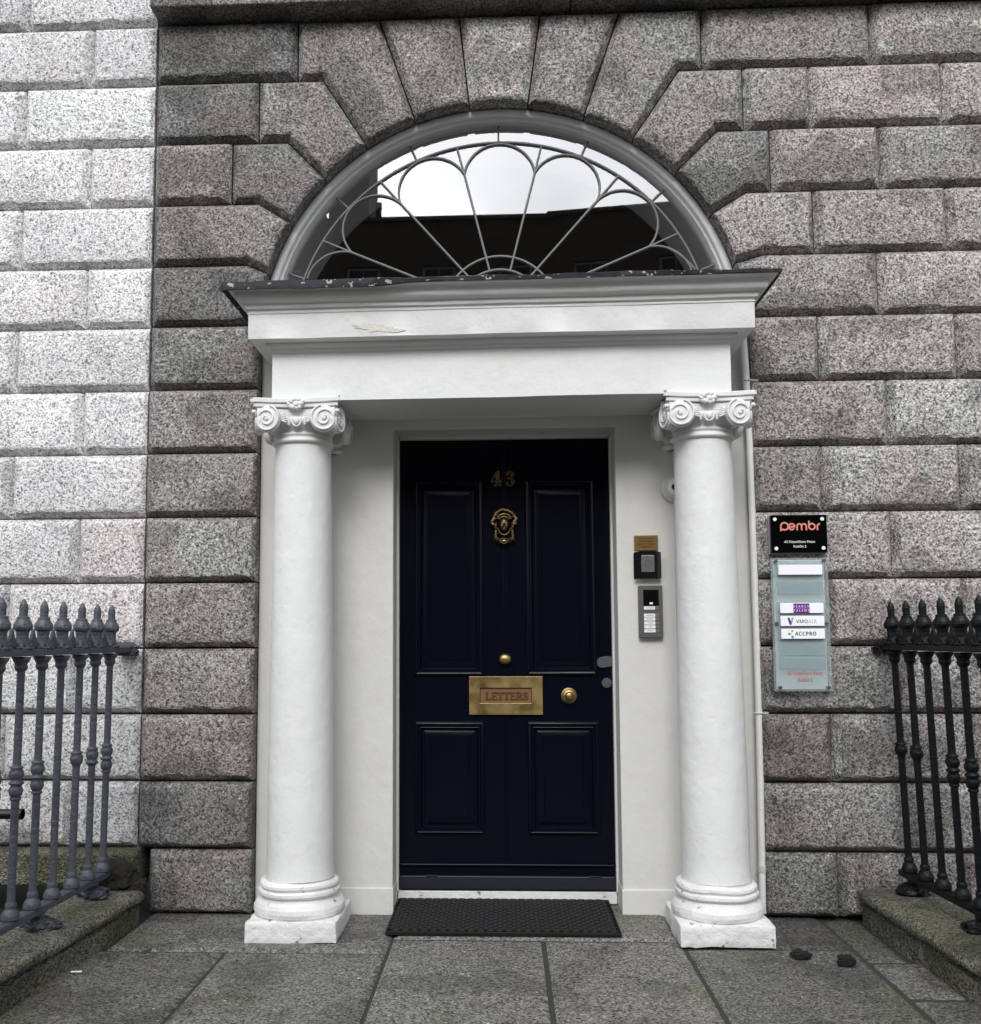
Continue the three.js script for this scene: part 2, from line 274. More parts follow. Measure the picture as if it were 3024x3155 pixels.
voussoir([], [0.136, 3.968], [0.417, 3.897], [[0.6, Y[14]], [0.201, Y[14]]], 0.76, 0.9);
voussoir([], [0.417, 3.897], [0.658, 3.772], [[0.889, Y[13]], [1.004, Y[13]], [1.004, Y[14]], [0.6, Y[14]]], 0.76, 0.1);
voussoir([], [0.658, 3.772], [0.872, 3.597], [[1.07, Y[12]], [1.202, Y[12]], [1.202, Y[13]], [0.889, Y[13]]], 0.78, 0.8);
voussoir([], [0.872, 3.597], [1.034, 3.371], [[1.203, Y[11]], [1.326, Y[11]], [1.326, Y[12]], [1.07, Y[12]]], 0.62, -0.3);
voussoir([], [1.034, 3.371], [1.144, 3.119], [[1.283, Y[10]], [1.525, Y[10]], [1.525, Y[11]], [1.203, Y[11]]], 0.92, 0.9);
voussoir([], [1.144, 3.119], [1.1935, Y[9]], [[1.823, Y[9]], [1.823, Y[10]], [1.283, Y[10]]], 0.88, 0.6);
// left courses between the party line and the arch stones
hStone(rectPoly(XB, -1.36, Y[11], Y[12]), c4(), 0.74, 0.9);
hStone(rectPoly(XB, -1.226, Y[12], Y[13]), c4(), 0.50, 0.0);
hStone(rectPoly(XB, -1.031, Y[13], Y[14]), c4(), 0.50, -0.1);
// right courses
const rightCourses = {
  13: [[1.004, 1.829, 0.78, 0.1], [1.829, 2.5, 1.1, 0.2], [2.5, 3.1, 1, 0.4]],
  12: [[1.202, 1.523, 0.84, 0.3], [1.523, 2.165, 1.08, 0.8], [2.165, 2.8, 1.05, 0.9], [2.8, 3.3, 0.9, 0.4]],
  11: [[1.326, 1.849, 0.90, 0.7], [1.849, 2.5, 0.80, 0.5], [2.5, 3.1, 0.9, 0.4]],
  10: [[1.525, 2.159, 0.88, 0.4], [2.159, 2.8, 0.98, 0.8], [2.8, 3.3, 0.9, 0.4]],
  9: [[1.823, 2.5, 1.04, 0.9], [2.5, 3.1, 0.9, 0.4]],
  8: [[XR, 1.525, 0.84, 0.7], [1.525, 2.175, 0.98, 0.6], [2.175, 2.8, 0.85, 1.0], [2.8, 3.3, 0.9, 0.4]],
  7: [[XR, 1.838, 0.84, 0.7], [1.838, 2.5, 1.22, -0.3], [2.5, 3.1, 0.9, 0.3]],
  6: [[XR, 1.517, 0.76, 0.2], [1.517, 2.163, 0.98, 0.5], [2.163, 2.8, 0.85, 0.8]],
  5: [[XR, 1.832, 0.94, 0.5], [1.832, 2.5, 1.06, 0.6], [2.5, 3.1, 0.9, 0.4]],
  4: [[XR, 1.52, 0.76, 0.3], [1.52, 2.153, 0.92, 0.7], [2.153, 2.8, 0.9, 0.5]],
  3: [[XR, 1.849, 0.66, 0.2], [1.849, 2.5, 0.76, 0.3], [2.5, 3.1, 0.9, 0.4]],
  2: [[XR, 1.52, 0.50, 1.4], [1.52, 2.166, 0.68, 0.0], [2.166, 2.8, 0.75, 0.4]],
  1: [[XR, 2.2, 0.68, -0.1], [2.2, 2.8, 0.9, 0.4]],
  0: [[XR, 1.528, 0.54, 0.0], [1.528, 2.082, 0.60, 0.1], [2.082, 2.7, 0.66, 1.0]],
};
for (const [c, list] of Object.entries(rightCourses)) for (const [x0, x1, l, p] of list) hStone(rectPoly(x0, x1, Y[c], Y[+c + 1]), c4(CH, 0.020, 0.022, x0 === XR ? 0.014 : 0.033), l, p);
// string course over the arch, in three lengths
for (const [x0, x1] of [[XB + 0.004, 0.35], [0.354, 2.2], [2.204, 3.3]]) mesh('string_course_stone', wobble(meterUVc(bx(x0, x1, Y[14] + 0.006, 4.75, -0.12, 0.115, 0.012), [0.62, 0.6, 0.58]), 0.002, 12), M.house, house);
function meterUVc(g, col) { const q = meterUV(g, TILE, x01(), x01()); const c = new Float32Array(q.attributes.position.count * 3); for (let i = 0; i < c.length; i++) c[i] = col[i % 3]; q.setAttribute('color', new THREE.BufferAttribute(c, 3)); return q; }
function x01() { return tr() * 5; }
// wall behind the stones, with the arched opening
{
  const s = new THREE.Shape([[XB, -2.6], [XE, -2.6], [XE, 4.9], [XB, 4.9]].map(p => new THREE.Vector2(...p)));
  const h = new THREE.Path(); h.moveTo(XL - 0.004, -2.0); h.lineTo(XR + 0.004, -2.0); h.lineTo(XR + 0.004, AC[1]); h.absarc(AC[0], AC[1], AR + 0.001, 0, Math.PI, false); h.lineTo(XL - 0.004, -2.0); s.holes.push(h);
  mesh('wall_core', new THREE.ExtrudeGeometry(s, { depth: 0.36, bevelEnabled: false, curveSegments: 48 }).translate(0, 0, -0.5), M.core, house);
}
// neighbour
const nTone = rng(5);
const nRight = XB - 0.004;
for (let i = 1; i < 15; i++) {
  const odd = i % 2, js = odd ? [-3.45, -2.78, -2.09, nRight] : [-3.1, -2.436, nRight];
  for (let k = 0; k < js.length - 1; k++) {
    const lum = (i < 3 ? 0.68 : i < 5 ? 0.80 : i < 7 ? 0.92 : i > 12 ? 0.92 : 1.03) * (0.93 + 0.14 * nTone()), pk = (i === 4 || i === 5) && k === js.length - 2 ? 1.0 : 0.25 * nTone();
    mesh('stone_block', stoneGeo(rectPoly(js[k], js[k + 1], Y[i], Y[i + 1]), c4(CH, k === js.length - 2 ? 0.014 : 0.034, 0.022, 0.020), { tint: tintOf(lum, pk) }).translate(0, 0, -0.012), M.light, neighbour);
  }
}
mesh('wall_core', bx(-3.6, XB - 0.003, 0.36, 4.9, -0.5, -0.153), M.core, neighbour);
// mossy plinth ledge at the foot of the neighbour
for (const [x0, x1] of [[-3.4, -2.5], [-2.496, nRight + 0.02]]) mesh('plinth_ledge', wobble(meterUV(bx(x0, x1, 0.145, 0.300, -0.3, 0.10, 0.02), TILE, x01(), x01()), 0.006, 9), M.cope, neighbour);

// ───────────────────────── doorway ─────────────────────────
const ZW = -0.09, ZD = -0.285, DX0 = -0.548, DX1 = 0.548, DTOP = 2.325;
{ // plastered, white painted wall round the door
  const s = new THREE.Shape([[XL + 0.003, 0.0], [DX0, 0.0], [DX0, DTOP], [DX1, DTOP], [DX1, 0.0], [XR - 0.003, 0.0], [XR - 0.003, 2.80], [XL + 0.003, 2.80]].map(p => new THREE.Vector2(...p)));
  mesh('door_surround', meterUV(new THREE.ExtrudeGeometry(s, { depth: 0.26, bevelEnabled: true, bevelSize: 0.003, bevelThickness: 0.003, bevelSegments: 1 }).translate(0, 0, ZW - 0.263), 1.1), M.wall, house);
  mesh('skirting', meterUV(merge([bx(XL + 0.005, DX0 - 0.004, -0.02, 0.108, ZW - 0.01, ZW + 0.009, 0.004), bx(DX0 - 0.012, DX0 + 0.007, -0.02, 0.106, ZD + 0.01, ZW + 0.007, 0.004)]), 0.9), M.wall, house);
  mesh('skirting', meterUV(merge([bx(DX1 + 0.004, XR - 0.005, -0.02, 0.108, ZW - 0.01, ZW + 0.009, 0.004), bx(DX1 - 0.007, DX1 + 0.012, -0.02, 0.106, ZD + 0.01, ZW + 0.007, 0.004)]), 0.9), M.wall, house);
  mesh('threshold', meterUV(bx(DX0 + 0.008, DX1 - 0.008, -0.01, 0.050, ZD - 0.08, ZD + 0.012, 0.006), 0.9), M.paintWorn, house);
  // door frame head
  mesh('door_frame', meterUV(merge([bx(DX0 + 0.001, DX0 + 0.014, 0.05, DTOP - 0.001, ZD - 0.05, ZD + 0.03, 0.004), bx(DX1 - 0.014, DX1 - 0.001, 0.05, DTOP - 0.001, ZD - 0.05, ZD + 0.03, 0.004), bx(DX0 + 0.015, DX1 - 0.015, DTOP - 0.02, DTOP - 0.001, ZD - 0.05, ZD + 0.03, 0.004)]), 0.9), M.wall, house);
}
// door leaf with four raised panels
const X0 = DX0 + 0.016, X1 = DX1 - 0.016;
const panels = [[-0.459, -0.108, 1.102, 2.095], [0.106, 0.461, 1.102, 2.095], [-0.456, -0.107, 0.321, 0.876], [0.108, 0.463, 0.321, 0.876]];
const leafShape = new THREE.Shape([[X0, 0.058], [X1, 0.058], [X1, DTOP - 0.022], [X0, DTOP - 0.022]].map(p => new THREE.Vector2(...p)));
for (const [a, b, c, d] of panels) leafShape.holes.push(new THREE.Path([[a + 0.034, c + 0.034], [a + 0.034, d - 0.034], [b - 0.034, d - 0.034], [b - 0.034, c + 0.034]].map(p => new THREE.Vector2(...p))));
const door = mesh('front_door', meterUV(merge([new THREE.ExtrudeGeometry(leafShape, { depth: 0.03, bevelEnabled: false }).translate(0, 0, ZD - 0.03), bx(X0 + 0.001, X1 - 0.001, 0.059, DTOP - 0.023, ZD - 0.06, ZD - 0.0302)]), 1), M.door, house);
door.userData.label = 'dark navy panelled front door';
function rectSweep(x0, x1, y0, y1, prof, z) {
  const corner = (i, d) => [[x0 + d, y0 + d], [x1 - d, y0 + d], [x1 - d, y1 - d], [x0 + d, y1 - d]][i];
  const parts = [];
  for (let s = 0; s < 4; s++) { const rows = prof.map(([d, dz]) => { const a = corner(s, d), b = corner((s + 1) % 4, d); return [[a[0], a[1], z + dz], [b[0], b[1], z + dz]]; }); parts.push(gridGeo(rows, false, 1)); }
  const [d, dz] = prof.at(-1); parts.push(new THREE.PlaneGeometry(x1 - x0 - 2 * d, y1 - y0 - 2 * d).translate((x0 + x1) / 2, (y0 + y1) / 2, z + dz));
  return merge(parts);
}
const panelProf = [[0, 0], [0.002, 0.009], [0.007, 0.014], [0.013, 0.016], [0.019, 0.0135], [0.022, 0.008], [0.026, 0.008], [0.030, 0.0095], [0.035, 0.004], [0.038, -0.006], [0.047, -0.007], [0.050, -0.005], [0.080, 0.001], [0.082, 0.004], [0.086, 0.004]];
for (const p of panels) mesh('panel', toCreasedNormals(meterUV(rectSweep(...p, panelProf, ZD), 1), 0.5), M.door, door);
for (const [y0, y1] of [[1.10, 2.28], [0.20, 0.91]]) for (const s of [-1, 1]) mesh('centre_bead', new THREE.CapsuleGeometry(0.0032, y1 - y0, 3, 8).translate(s * 0.0065, (y0 + y1) / 2, ZD), M.door, door);
mesh('weather_bar', meterUV(merge([bx(X0, X1, 0.166, 0.182, ZD - 0.01, ZD + 0.016, 0.006), bx(X0, X1, 0.128, 0.166, ZD - 0.01, ZD + 0.006, 0.002)]), 1), M.door, door);
mesh('kick_board', meterUV(bx(X0 + 0.002, X1 + 0.003, 0.060, 0.124, ZD - 0.01, ZD + 0.022, 0.005), 1), M.kick, door);
for (const x of [-0.37, 0.43]) mesh('hinge', merge([bx(x - 0.03, x + 0.03, 0.121, 0.129, ZD + 0.014, ZD + 0.025, 0.003)]), M.kick, door);
// letter plate
{
  const s = new THREE.Shape([[-0.181, 0.911], [0.184, 0.911], [0.184, 1.098], [-0.181, 1.098]].map(p => new THREE.Vector2(...p)));
  s.holes.push(new THREE.Path([[-0.129, 0.966], [-0.129, 1.044], [0.132, 1.044], [0.132, 0.966]].map(p => new THREE.Vector2(...p))));
  mesh('letter_plate', meterUV(new THREE.ExtrudeGeometry(s, { depth: 0.006, bevelEnabled: true, bevelSize: 0.0015, bevelThickness: 0.002, bevelSegments: 2 }).translate(0, 0, ZD + 0.012), 0.5), M.brass, door);
  mesh('letter_flap', bx(-0.127, 0.130, 0.968, 1.042, ZD + 0.001, ZD + 0.010, 0.002), M.flap, door);
}
const serif = await new FontLoader().loadAsync('fonts/droid/droid_serif_bold.typeface.json');
function textGeo(str, font, size, depth, w) { const g = new TextGeometry(str, { font, size, depth, curveSegments: 5, bevelEnabled: true, bevelThickness: depth * 0.3, bevelSize: size * 0.02, bevelSegments: 2 }); g.computeBoundingBox(); const b = g.boundingBox, k = w ? w / (b.max.x - b.min.x) : 1; g.scale(k, 1, 1); g.translate(-(b.max.x + b.min.x) / 2 * k, 0, 0); return g; }
mesh('embossed_lettering', textGeo('LETTERS', serif, 0.038, 0.0045, 0.214).translate(-0.006, 0.984, ZD + 0.0095), std({ color: C(0.12, 0.065, 0.03), roughness: 0.5, metalness: 0.7 }), door);
mesh('door_number', textGeo('4', serif, 0.076, 0.004, 0.05).translate(-0.043, 2.064, ZD + 0.003), M.brassDark, door);
mesh('door_number', textGeo('3', serif, 0.076, 0.004, 0.043).translate(0.028, 2.064, ZD + 0.003), M.brassDark, door);
const knobGeo = s => lathe([[0.0, 0.052], [0.008, 0.052], [0.015, 0.049], [0.020, 0.043], [0.0215, 0.038], [0.020, 0.032], [0.013, 0.026], [0.013, 0.018], [0.026, 0.015], [0.030, 0.012], [0.031, 0.008], [0.038, 0.006], [0.0395, 0.003], [0.0395, 0]].map(([a, b]) => [a * s, b * s])).rotateX(Math.PI / 2);
mesh('door_knob', knobGeo(1.0).translate(0.316, 1.003, ZD), M.brass, door);
mesh('small_knob', lathe([[0, 0.040], [0.012, 0.0395], [0.024, 0.035], [0.031, 0.026], [0.032, 0.020], [0.028, 0.013], [0.030, 0.010], [0.026, 0.006], [0.015, 0.004], [0.012, 0]]).rotateX(Math.PI / 2).scale(1, 0.84, 1).translate(-0.001, 1.186, ZD), M.brass, door);
mesh('lock_cover', (() => { const s = new THREE.Shape(); s.absarc(0.016, 0, 0.026, -Math.PI / 2, Math.PI / 2, false); s.absarc(-0.016, 0, 0.026, Math.PI / 2, Math.PI * 1.5, false); return new THREE.ExtrudeGeometry(s, { depth: 0.006, bevelEnabled: true, bevelSize: 0.001, bevelThickness: 0.002, bevelSegments: 2 }).rotateZ(R(8)).translate(0.500, 1.170, ZD + 0.004); })(), M.steelDull, door);
mesh('keyhole_plate', merge([cyl(0.0245, 0.0245, 0.008, 28).rotateX(Math.PI / 2).translate(0.505, 1.067, ZD + 0.006)]), M.steelDull, door);
mesh('key_cylinder', merge([cyl(0.0075, 0.0075, 0.006, 18).rotateX(Math.PI / 2).translate(0.505, 1.073, ZD + 0.011), bx(0.501, 0.509, 1.052, 1.07, ZD + 0.009, ZD + 0.0135, 0.001)]), M.steel, door);
{ // knocker: a classical head in a wreath, with a hanging loop
  const P = [], zc = ZD + 0.018, sp = (x, y, z, rx, ry, rz, n = 10) => P.push(new THREE.SphereGeometry(1, n, n - 2).scale(rx, ry, rz).translate(x, y, z));
  const cx = 0.0, cy = 1.866;
  sp(cx, cy, zc + 0.006, 0.0255, 0.036, 0.024, 20);                       // face
  P.push(new THREE.ConeGeometry(0.006, 0.020, 8).rotateX(-0.35).translate(cx, cy - 0.002, zc + 0.030));   // nose
  sp(cx, cy + 0.012, zc + 0.026, 0.019, 0.0035, 0.005); sp(cx - 0.010, cy + 0.004, zc + 0.024, 0.006, 0.003, 0.004); sp(cx + 0.010, cy + 0.004, zc + 0.024, 0.006, 0.003, 0.004);
  sp(cx - 0.012, cy - 0.009, zc + 0.021, 0.008, 0.008, 0.006); sp(cx + 0.012, cy - 0.009, zc + 0.021, 0.008, 0.008, 0.006);
  sp(cx, cy - 0.017, zc + 0.027, 0.008, 0.0028, 0.004); sp(cx, cy - 0.028, zc + 0.023, 0.007, 0.005, 0.006);
  P.push(new THREE.TorusGeometry(0.026, 0.006, 8, 20, Math.PI * 0.8).rotateZ(R(18)).scale(1, 0.8, 1).translate(cx, cy + 0.016, zc + 0.016));   // fillet over the brow
  P.push(new THREE.TorusGeometry(0.034, 0.008, 8, 20, Math.PI * 0.9).rotateZ(R(9)).scale(1, 0.85, 1).translate(cx, cy + 0.022, zc + 0.010));
  const r = rng(9);
  for (let k = 0; k < 34; k++) { const a = R(-25 + 230 * k / 33), rr = 0.048 + 0.012 * r(); sp(cx + rr * Math.cos(a) * 1.05, cy + 0.020 + rr * Math.sin(a) * 0.92, zc + 0.004 * r(), 0.010 + 0.005 * r(), 0.007 + 0.004 * r(), 0.010, 8); }   // wreath leaves and curls
  for (const s of [-1, 1]) {
    for (let k = 0; k < 5; k++) sp(cx + s * (0.040 + 0.004 * (k % 2)), cy + 0.006 - k * 0.007, zc, 0.011, 0.004, 0.010, 8);
    P.push(new THREE.CapsuleGeometry(0.0075, 0.034, 4, 8).rotateZ(s * 0.10).translate(cx + s * 0.043, cy - 0.052, zc + 0.004));
    for (let k = 0; k < 3; k++) P.push(new THREE.ConeGeometry(0.006, 0.03, 6).rotateZ(Math.PI + s * (0.35 - 0.5 * k / 2 + 0.45)).translate(cx + s * (0.046 - k * 0.009), cy - 0.078 - k * 0.004, zc + 0.008));
  }
  P.push(new THREE.TorusGeometry(0.030, 0.0035, 8, 24, Math.PI).rotateZ(Math.PI).scale(1, 1.15, 1).translate(cx, cy - 0.020, zc + 0.012));
  sp(cx, cy - 0.056, zc + 0.013, 0.005, 0.005, 0.005);
  sp(cx, cy - 0.088, zc + 0.010, 0.022, 0.013, 0.014, 14); P.push(new THREE.TorusGeometry(0.021, 0.0025, 6, 22).scale(1, 0.62, 1).translate(cx, cy - 0.086, zc + 0.020));
  mesh('door_knocker', merge(P.map(g => g.index ? g.toNonIndexed() : g)), M.brassDark, door);
}

// ───────────────────────── columns, pilasters, entablature ─────────────────────────
const ZC = 0.212;
function spiral(mirror) {
  const pts = []; for (let k = 0; k <= 70; k++) { const t = k / 70, a = R(75) - t * R(360 * 2.05), r = 0.0545 * Math.pow(1 - t, 0.85) + 0.006; pts.push(new THREE.Vector3(-mirror * r * Math.cos(a), r * Math.sin(a), 0.010 + 0.004 * t)); }
  const tube = new THREE.TubeGeometry(new THREE.CatmullRomCurve3(pts), 110, 0.0050, 7);
  const disc = lathe([[0, 0.011], [0.03, 0.010], [0.051, 0.0085], [0.0575, 0.007], [0.061, 0.002], [0.061, -0.012], [0.048, -0.026], [0, -0.026]], 36).rotateX(Math.PI / 2);
  const eye = new THREE.SphereGeometry(0.0105, 14, 10).scale(1, 1, 0.7).translate(0, 0, 0.012);
  return merge([tube, disc, eye]);
}
function concaveSquare(corner, mid, n = 8) {
  const s = new THREE.Shape(), pts = [];
  for (let k = 0; k < 4; k++) { const a = k * Math.PI / 2; for (let i = -n; i <= n; i++) { const t = i / n, u = t * corner, v = mid + (corner - 0.010 - mid) * t * t; pts.push([u * Math.cos(a) + v * Math.sin(a), -u * Math.sin(a) + v * Math.cos(a)]); } }
  pts.forEach((p, i) => i ? s.lineTo(p[0], p[1]) : s.moveTo(p[0], p[1])); s.closePath(); return s;
}
const plate = (corner, mid, y0, y1, bev = 0.004) => new THREE.ExtrudeGeometry(concaveSquare(corner, mid), { depth: y1 - y0 - 2 * bev, bevelEnabled: true, bevelSize: bev, bevelThickness: bev, bevelSegments: 2 }).rotateX(-Math.PI / 2).translate(0, y0 + bev, 0);
function capitalGeo(seed) {   // angular Ionic capital, y measured from the ground
  const P = [plate(0.208, 0.166, 2.362, 2.384), plate(0.197, 0.157, 2.343, 2.362), plate(0.186, 0.140, 2.300, 2.343, 0.008)];
  P.push(lathe([[0.118, 2.185], [0.134, 2.188], [0.142, 2.196], [0.142, 2.204], [0.134, 2.212], [0.128, 2.216], [0.130, 2.222], [0.136, 2.225], [0.136, 2.232], [0.130, 2.238], [0.136, 2.246], [0.156, 2.268], [0.164, 2.285], [0.160, 2.302], [0.1, 2.31]], 44));
  const r = rng(seed);
  for (let f = 0; f < 4; f++) {
    const Q = [];
    for (const s of [-1, 1]) {
      Q.push(spiral(s).rotateY(s * R(13)).translate(s * 0.127, 2.286, 0.180));
      for (let k = 0; k < 5; k++) Q.push(new THREE.SphereGeometry(1, 8, 6).scale(0.020, 0.0055, 0.008).rotateZ(s * (-0.6 + k * 0.24)).translate(s * (0.066 - 0.002 * k), 2.305 - k * 0.007, 0.172));   // leaf between volute and egg
      Q.push(new THREE.SphereGeometry(0.010, 8, 6).translate(s * 0.190, 2.318, 0.186));
    }
    Q.push(new THREE.SphereGeometry(1, 12, 10).scale(0.013, 0.019, 0.013).translate(0, 2.279, 0.164));
    Q.push(new THREE.TorusGeometry(0.021, 0.005, 6, 16, Math.PI * 1.2).rotateZ(-Math.PI * 1.1).scale(1, 1.25, 1).translate(0, 2.284, 0.162));
    for (const s of [-1, 1]) { Q.push(new THREE.CapsuleGeometry(0.006, 0.03, 3, 6).translate(s * 0.037, 2.280, 0.155)); }
    for (let k = 0; k < 12; k++) { const a = k / 12 * Math.PI * 2; Q.push(new THREE.SphereGeometry(0.011 + 0.005 * r(), 7, 6).scale(1, 0.8, 0.8).translate(0.030 * Math.cos(a) * (0.7 + 0.5 * r()), 2.357 + 0.020 * Math.sin(a), 0.170 + 0.008 * r())); }
    Q.push(new THREE.SphereGeometry(0.017, 10, 8).translate(0, 2.352, 0.174));
    P.push(merge(Q).rotateY(f * Math.PI / 2));
  }
  return meterUV(merge(P), 0.8);
}
const capGeo = capitalGeo(3);
function column(x, lean, seed) {
  const rows = [], H0 = 0.236, H1 = 2.19, n = 40;
  for (let k = 0; k <= n; k++) { const t = k / n, y = H0 + (H1 - H0) * t, r = 0.148 - 0.021 * Math.pow(t, 1.7) + (k === 0 ? 0.004 : 0); const row = []; for (let j = 0; j <= 48; j++) { const a = -j / 48 * Math.PI * 2, c = Math.cos(a), s = Math.sin(a), w = 0.0016 * noise3(c * 1.5 + seed, y * 3, s * 1.5) + 0.0009 * noise3(c * 5, y * 9, s * 5 + seed); row.push([x + (r + w) * c + lean * (y - H0), y, ZC + (r + w) * s]); } rows.push(row); }
  const col = mesh('column', gridGeo(rows, true, 1.0, true), M.paint, house);
  mesh('column_base', wobble(meterUV(lathe([[0.14, 0.082], [0.188, 0.083], [0.197, 0.092], [0.2005, 0.108], [0.198, 0.126], [0.188, 0.142], [0.172, 0.152], [0.166, 0.160], [0.168, 0.168], [0.177, 0.171], [0.1815, 0.178], [0.1805, 0.189], [0.174, 0.195], [0.168, 0.197], [0.171, 0.201], [0.1755, 0.209], [0.174, 0.220], [0.165, 0.227], [0.150, 0.231], [0.149, 0.245]], 56).translate(x, 0, ZC), 0.8), 0.005, 9, seed), M.paintWorn, col);
  mesh('plinth', meterUV(wobble(wobble((() => { const g = mergeVertices(new THREE.BoxGeometry(0.398, 0.09, 0.400, 26, 7, 26)), p = g.attributes.position, q = (v, h) => Math.sign(v) * (Math.abs(v) > h - 0.008 ? h - 0.008 + 0.006 : Math.abs(v)); for (let i = 0; i < p.count; i++) { const X = p.getX(i), Yy = p.getY(i), Z = p.getZ(i), ed = (Math.abs(X) > 0.198) + (Math.abs(Yy) > 0.044) + (Math.abs(Z) > 0.199); if (ed > 1) p.setXYZ(i, X * 0.984, Yy > 0 ? Yy - 0.004 : Yy, Z * 0.984); } return g; })().translate(x, 0.041, ZC + 0.002), 0.006, 9, seed), 0.0025, 38, seed + 3), 0.6, seed), M.paintWorn, col);
  mesh('capital', capGeo.clone().translate(x + lean * 2.1, -0.009, ZC), M.paint, col);
  return col;
}
column(-0.928, -0.002, 2); column(0.922, -0.006, 31);
// responds on the wall behind the columns
for (const s of [-1, 1]) {
  const x = s < 0 ? -0.932 : 0.908, pl = mesh('pilaster', meterUV(merge([bx(x - 0.085, x + 0.085, 0.11, 2.2, ZW - 0.01, ZW + 0.03, 0.004)]), 1), M.wall, house);
  mesh('pilaster_capital', capGeo.clone().scale(0.94, 0.94, 0.5).translate(x, 2.384 * 0.06, ZW + 0.015), M.paint, pl);
  mesh('loose_paint_flake', wobble(new THREE.BoxGeometry(0.014, 0.085, 0.003, 3, 8, 1).rotateY(s * 0.7).translate(x + s * 0.135, 2.15, ZW + 0.14), 0.006, 22, s), M.paint, pl);
}
const FX0 = -1.053, FX1 = 1.018, FZ = 0.34, FM = (FX0 + FX1) / 2;
const tiltY = x => 0.0065 * (x - FM);
function threeSides(prof, { front = 60, side = 10, zb = 0.0, wob = 0.002, sag } = {}) {   // prof: [overhang, y]
  const path = [];
  for (let k = 0; k <= side; k++) path.push([0, k / side]); for (let k = 1; k <= front; k++) path.push([1, k / front]); for (let k = 1; k <= side; k++) path.push([2, k / side]);
  return gridGeo(prof.map(([d, y], pi) => path.map(([s, t]) => {
    const xl = FX0 - d, xr = FX1 + d, zf = FZ + d; let x, z;
    if (s === 0) { x = xl; z = zb + (zf - zb) * t; } else if (s === 1) { x = xl + (xr - xl) * t; z = zf; } else { x = xr; z = zf + (zb - zf) * t; }
    const w = wob * noise3(x * 3 + pi * 0.35, z * 3, pi * 0.3), w2 = 0.5 * wob * noise3(x * 9, z * 9, pi * 0.6 + 4);
    return [x, y + tiltY(x) + w + w2 + (sag ? sag(x, z, pi) : 0), z + (s === 1 ? w2 + w : 0)];
  })), false, 1, true);
}
const ent = mesh('entablature', meterUV((() => { const g = new THREE.BoxGeometry(FX1 - FX0, 0.298, FZ - ZW + 0.05, 60, 10, 6).translate(FM, 2.376 + 0.149, (FZ + ZW - 0.05) / 2); const p = g.attributes.position; for (let i = 0; i < p.count; i++) { const x = p.getX(i), y = p.getY(i), z = p.getZ(i); p.setXYZ(i, x, y + tiltY(x) + 0.0015 * noise3(x * 4, 0, z * 3), z + 0.0022 * noise3(x * 4, y * 6, 5) + 0.001 * noise3(x * 13, y * 13, 2)); } g.computeVertexNormals(); return g; })(), 1.3), M.paint, house);
const cymaPts = Array.from({ length: 11 }, (_, k) => { const t = k / 10; return [0.110 + 0.062 * (t + 0.13 * Math.sin(2 * Math.PI * t)), 2.797 + 0.054 * (t - 0.10 * Math.sin(2 * Math.PI * t))]; });
mesh('cornice', toCreasedNormals(meterUV(threeSides([[-0.005, 2.598], [0.006, 2.600], [0.010, 2.610], [0.010, 2.617], [0.022, 2.624], [0.028, 2.634], [0.028, 2.640], [0.0895, 2.641], [0.0905, 2.645], [0.0905, 2.754], [0.094, 2.757], [0.094, 2.764], [0.090, 2.767], [0.092, 2.773], [0.103, 2.776], [0.106, 2.786], [0.105, 2.793], ...cymaPts, [0.176, 2.853], [0.178, 2.862], [0.05, 2.875], [-0.3, 2.885]]), 1.2), 0.6), M.paint, ent);
mesh('lead_flashing', toCreasedNormals(meterUV(threeSides([[0.165, 2.858], [0.181, 2.853], [0.1835, 2.851], [0.1885, 2.852], [0.190, 2.868], [0.186, 2.873], [0.12, 2.879], [-0.3, 2.905]], { front: 160, side: 16, wob: 0.003, zb: 0.004, sag: (x, z, pi) => (pi >= 1 && pi <= 3 ? -0.016 * ss(-0.35, -0.6, x) - 0.004 * Math.max(0, noise3(x * 8, 1, 2)) : pi < 6 ? 0.003 * noise3(x * 14, 3, z * 9) : 0) }), 0.7), 0.7), M.lead, ent);

{ // bare patch where paint has come off the fascia
  const s = new THREE.Shape(), n = 46; for (let k = 0; k < n; k++) { const a = k / n * Math.PI * 2, r = 1 + 0.45 * noise3(Math.cos(a) * 2.4 + 5, Math.sin(a) * 2.4, 1) + 0.25 * noise3(Math.cos(a) * 7, Math.sin(a) * 7, 3); const x = -0.55 + 0.095 * r * Math.cos(a), y = 2.678 + 0.020 * r * Math.sin(a) - 0.10 * (x + 0.55); k ? s.lineTo(x, y) : s.moveTo(x, y); } s.closePath();
  mesh('flaked_patch', meterUV(new THREE.ExtrudeGeometry(s, { depth: 0.002, bevelEnabled: false }).translate(0, tiltY(-0.55), FZ + 0.0912), 0.5), std({ map: tPaint, color: C(0.93, 0.885, 0.83), bumpMap: tPaintBump, bumpScale: 0.01, roughness: 0.9 }), ent);
}
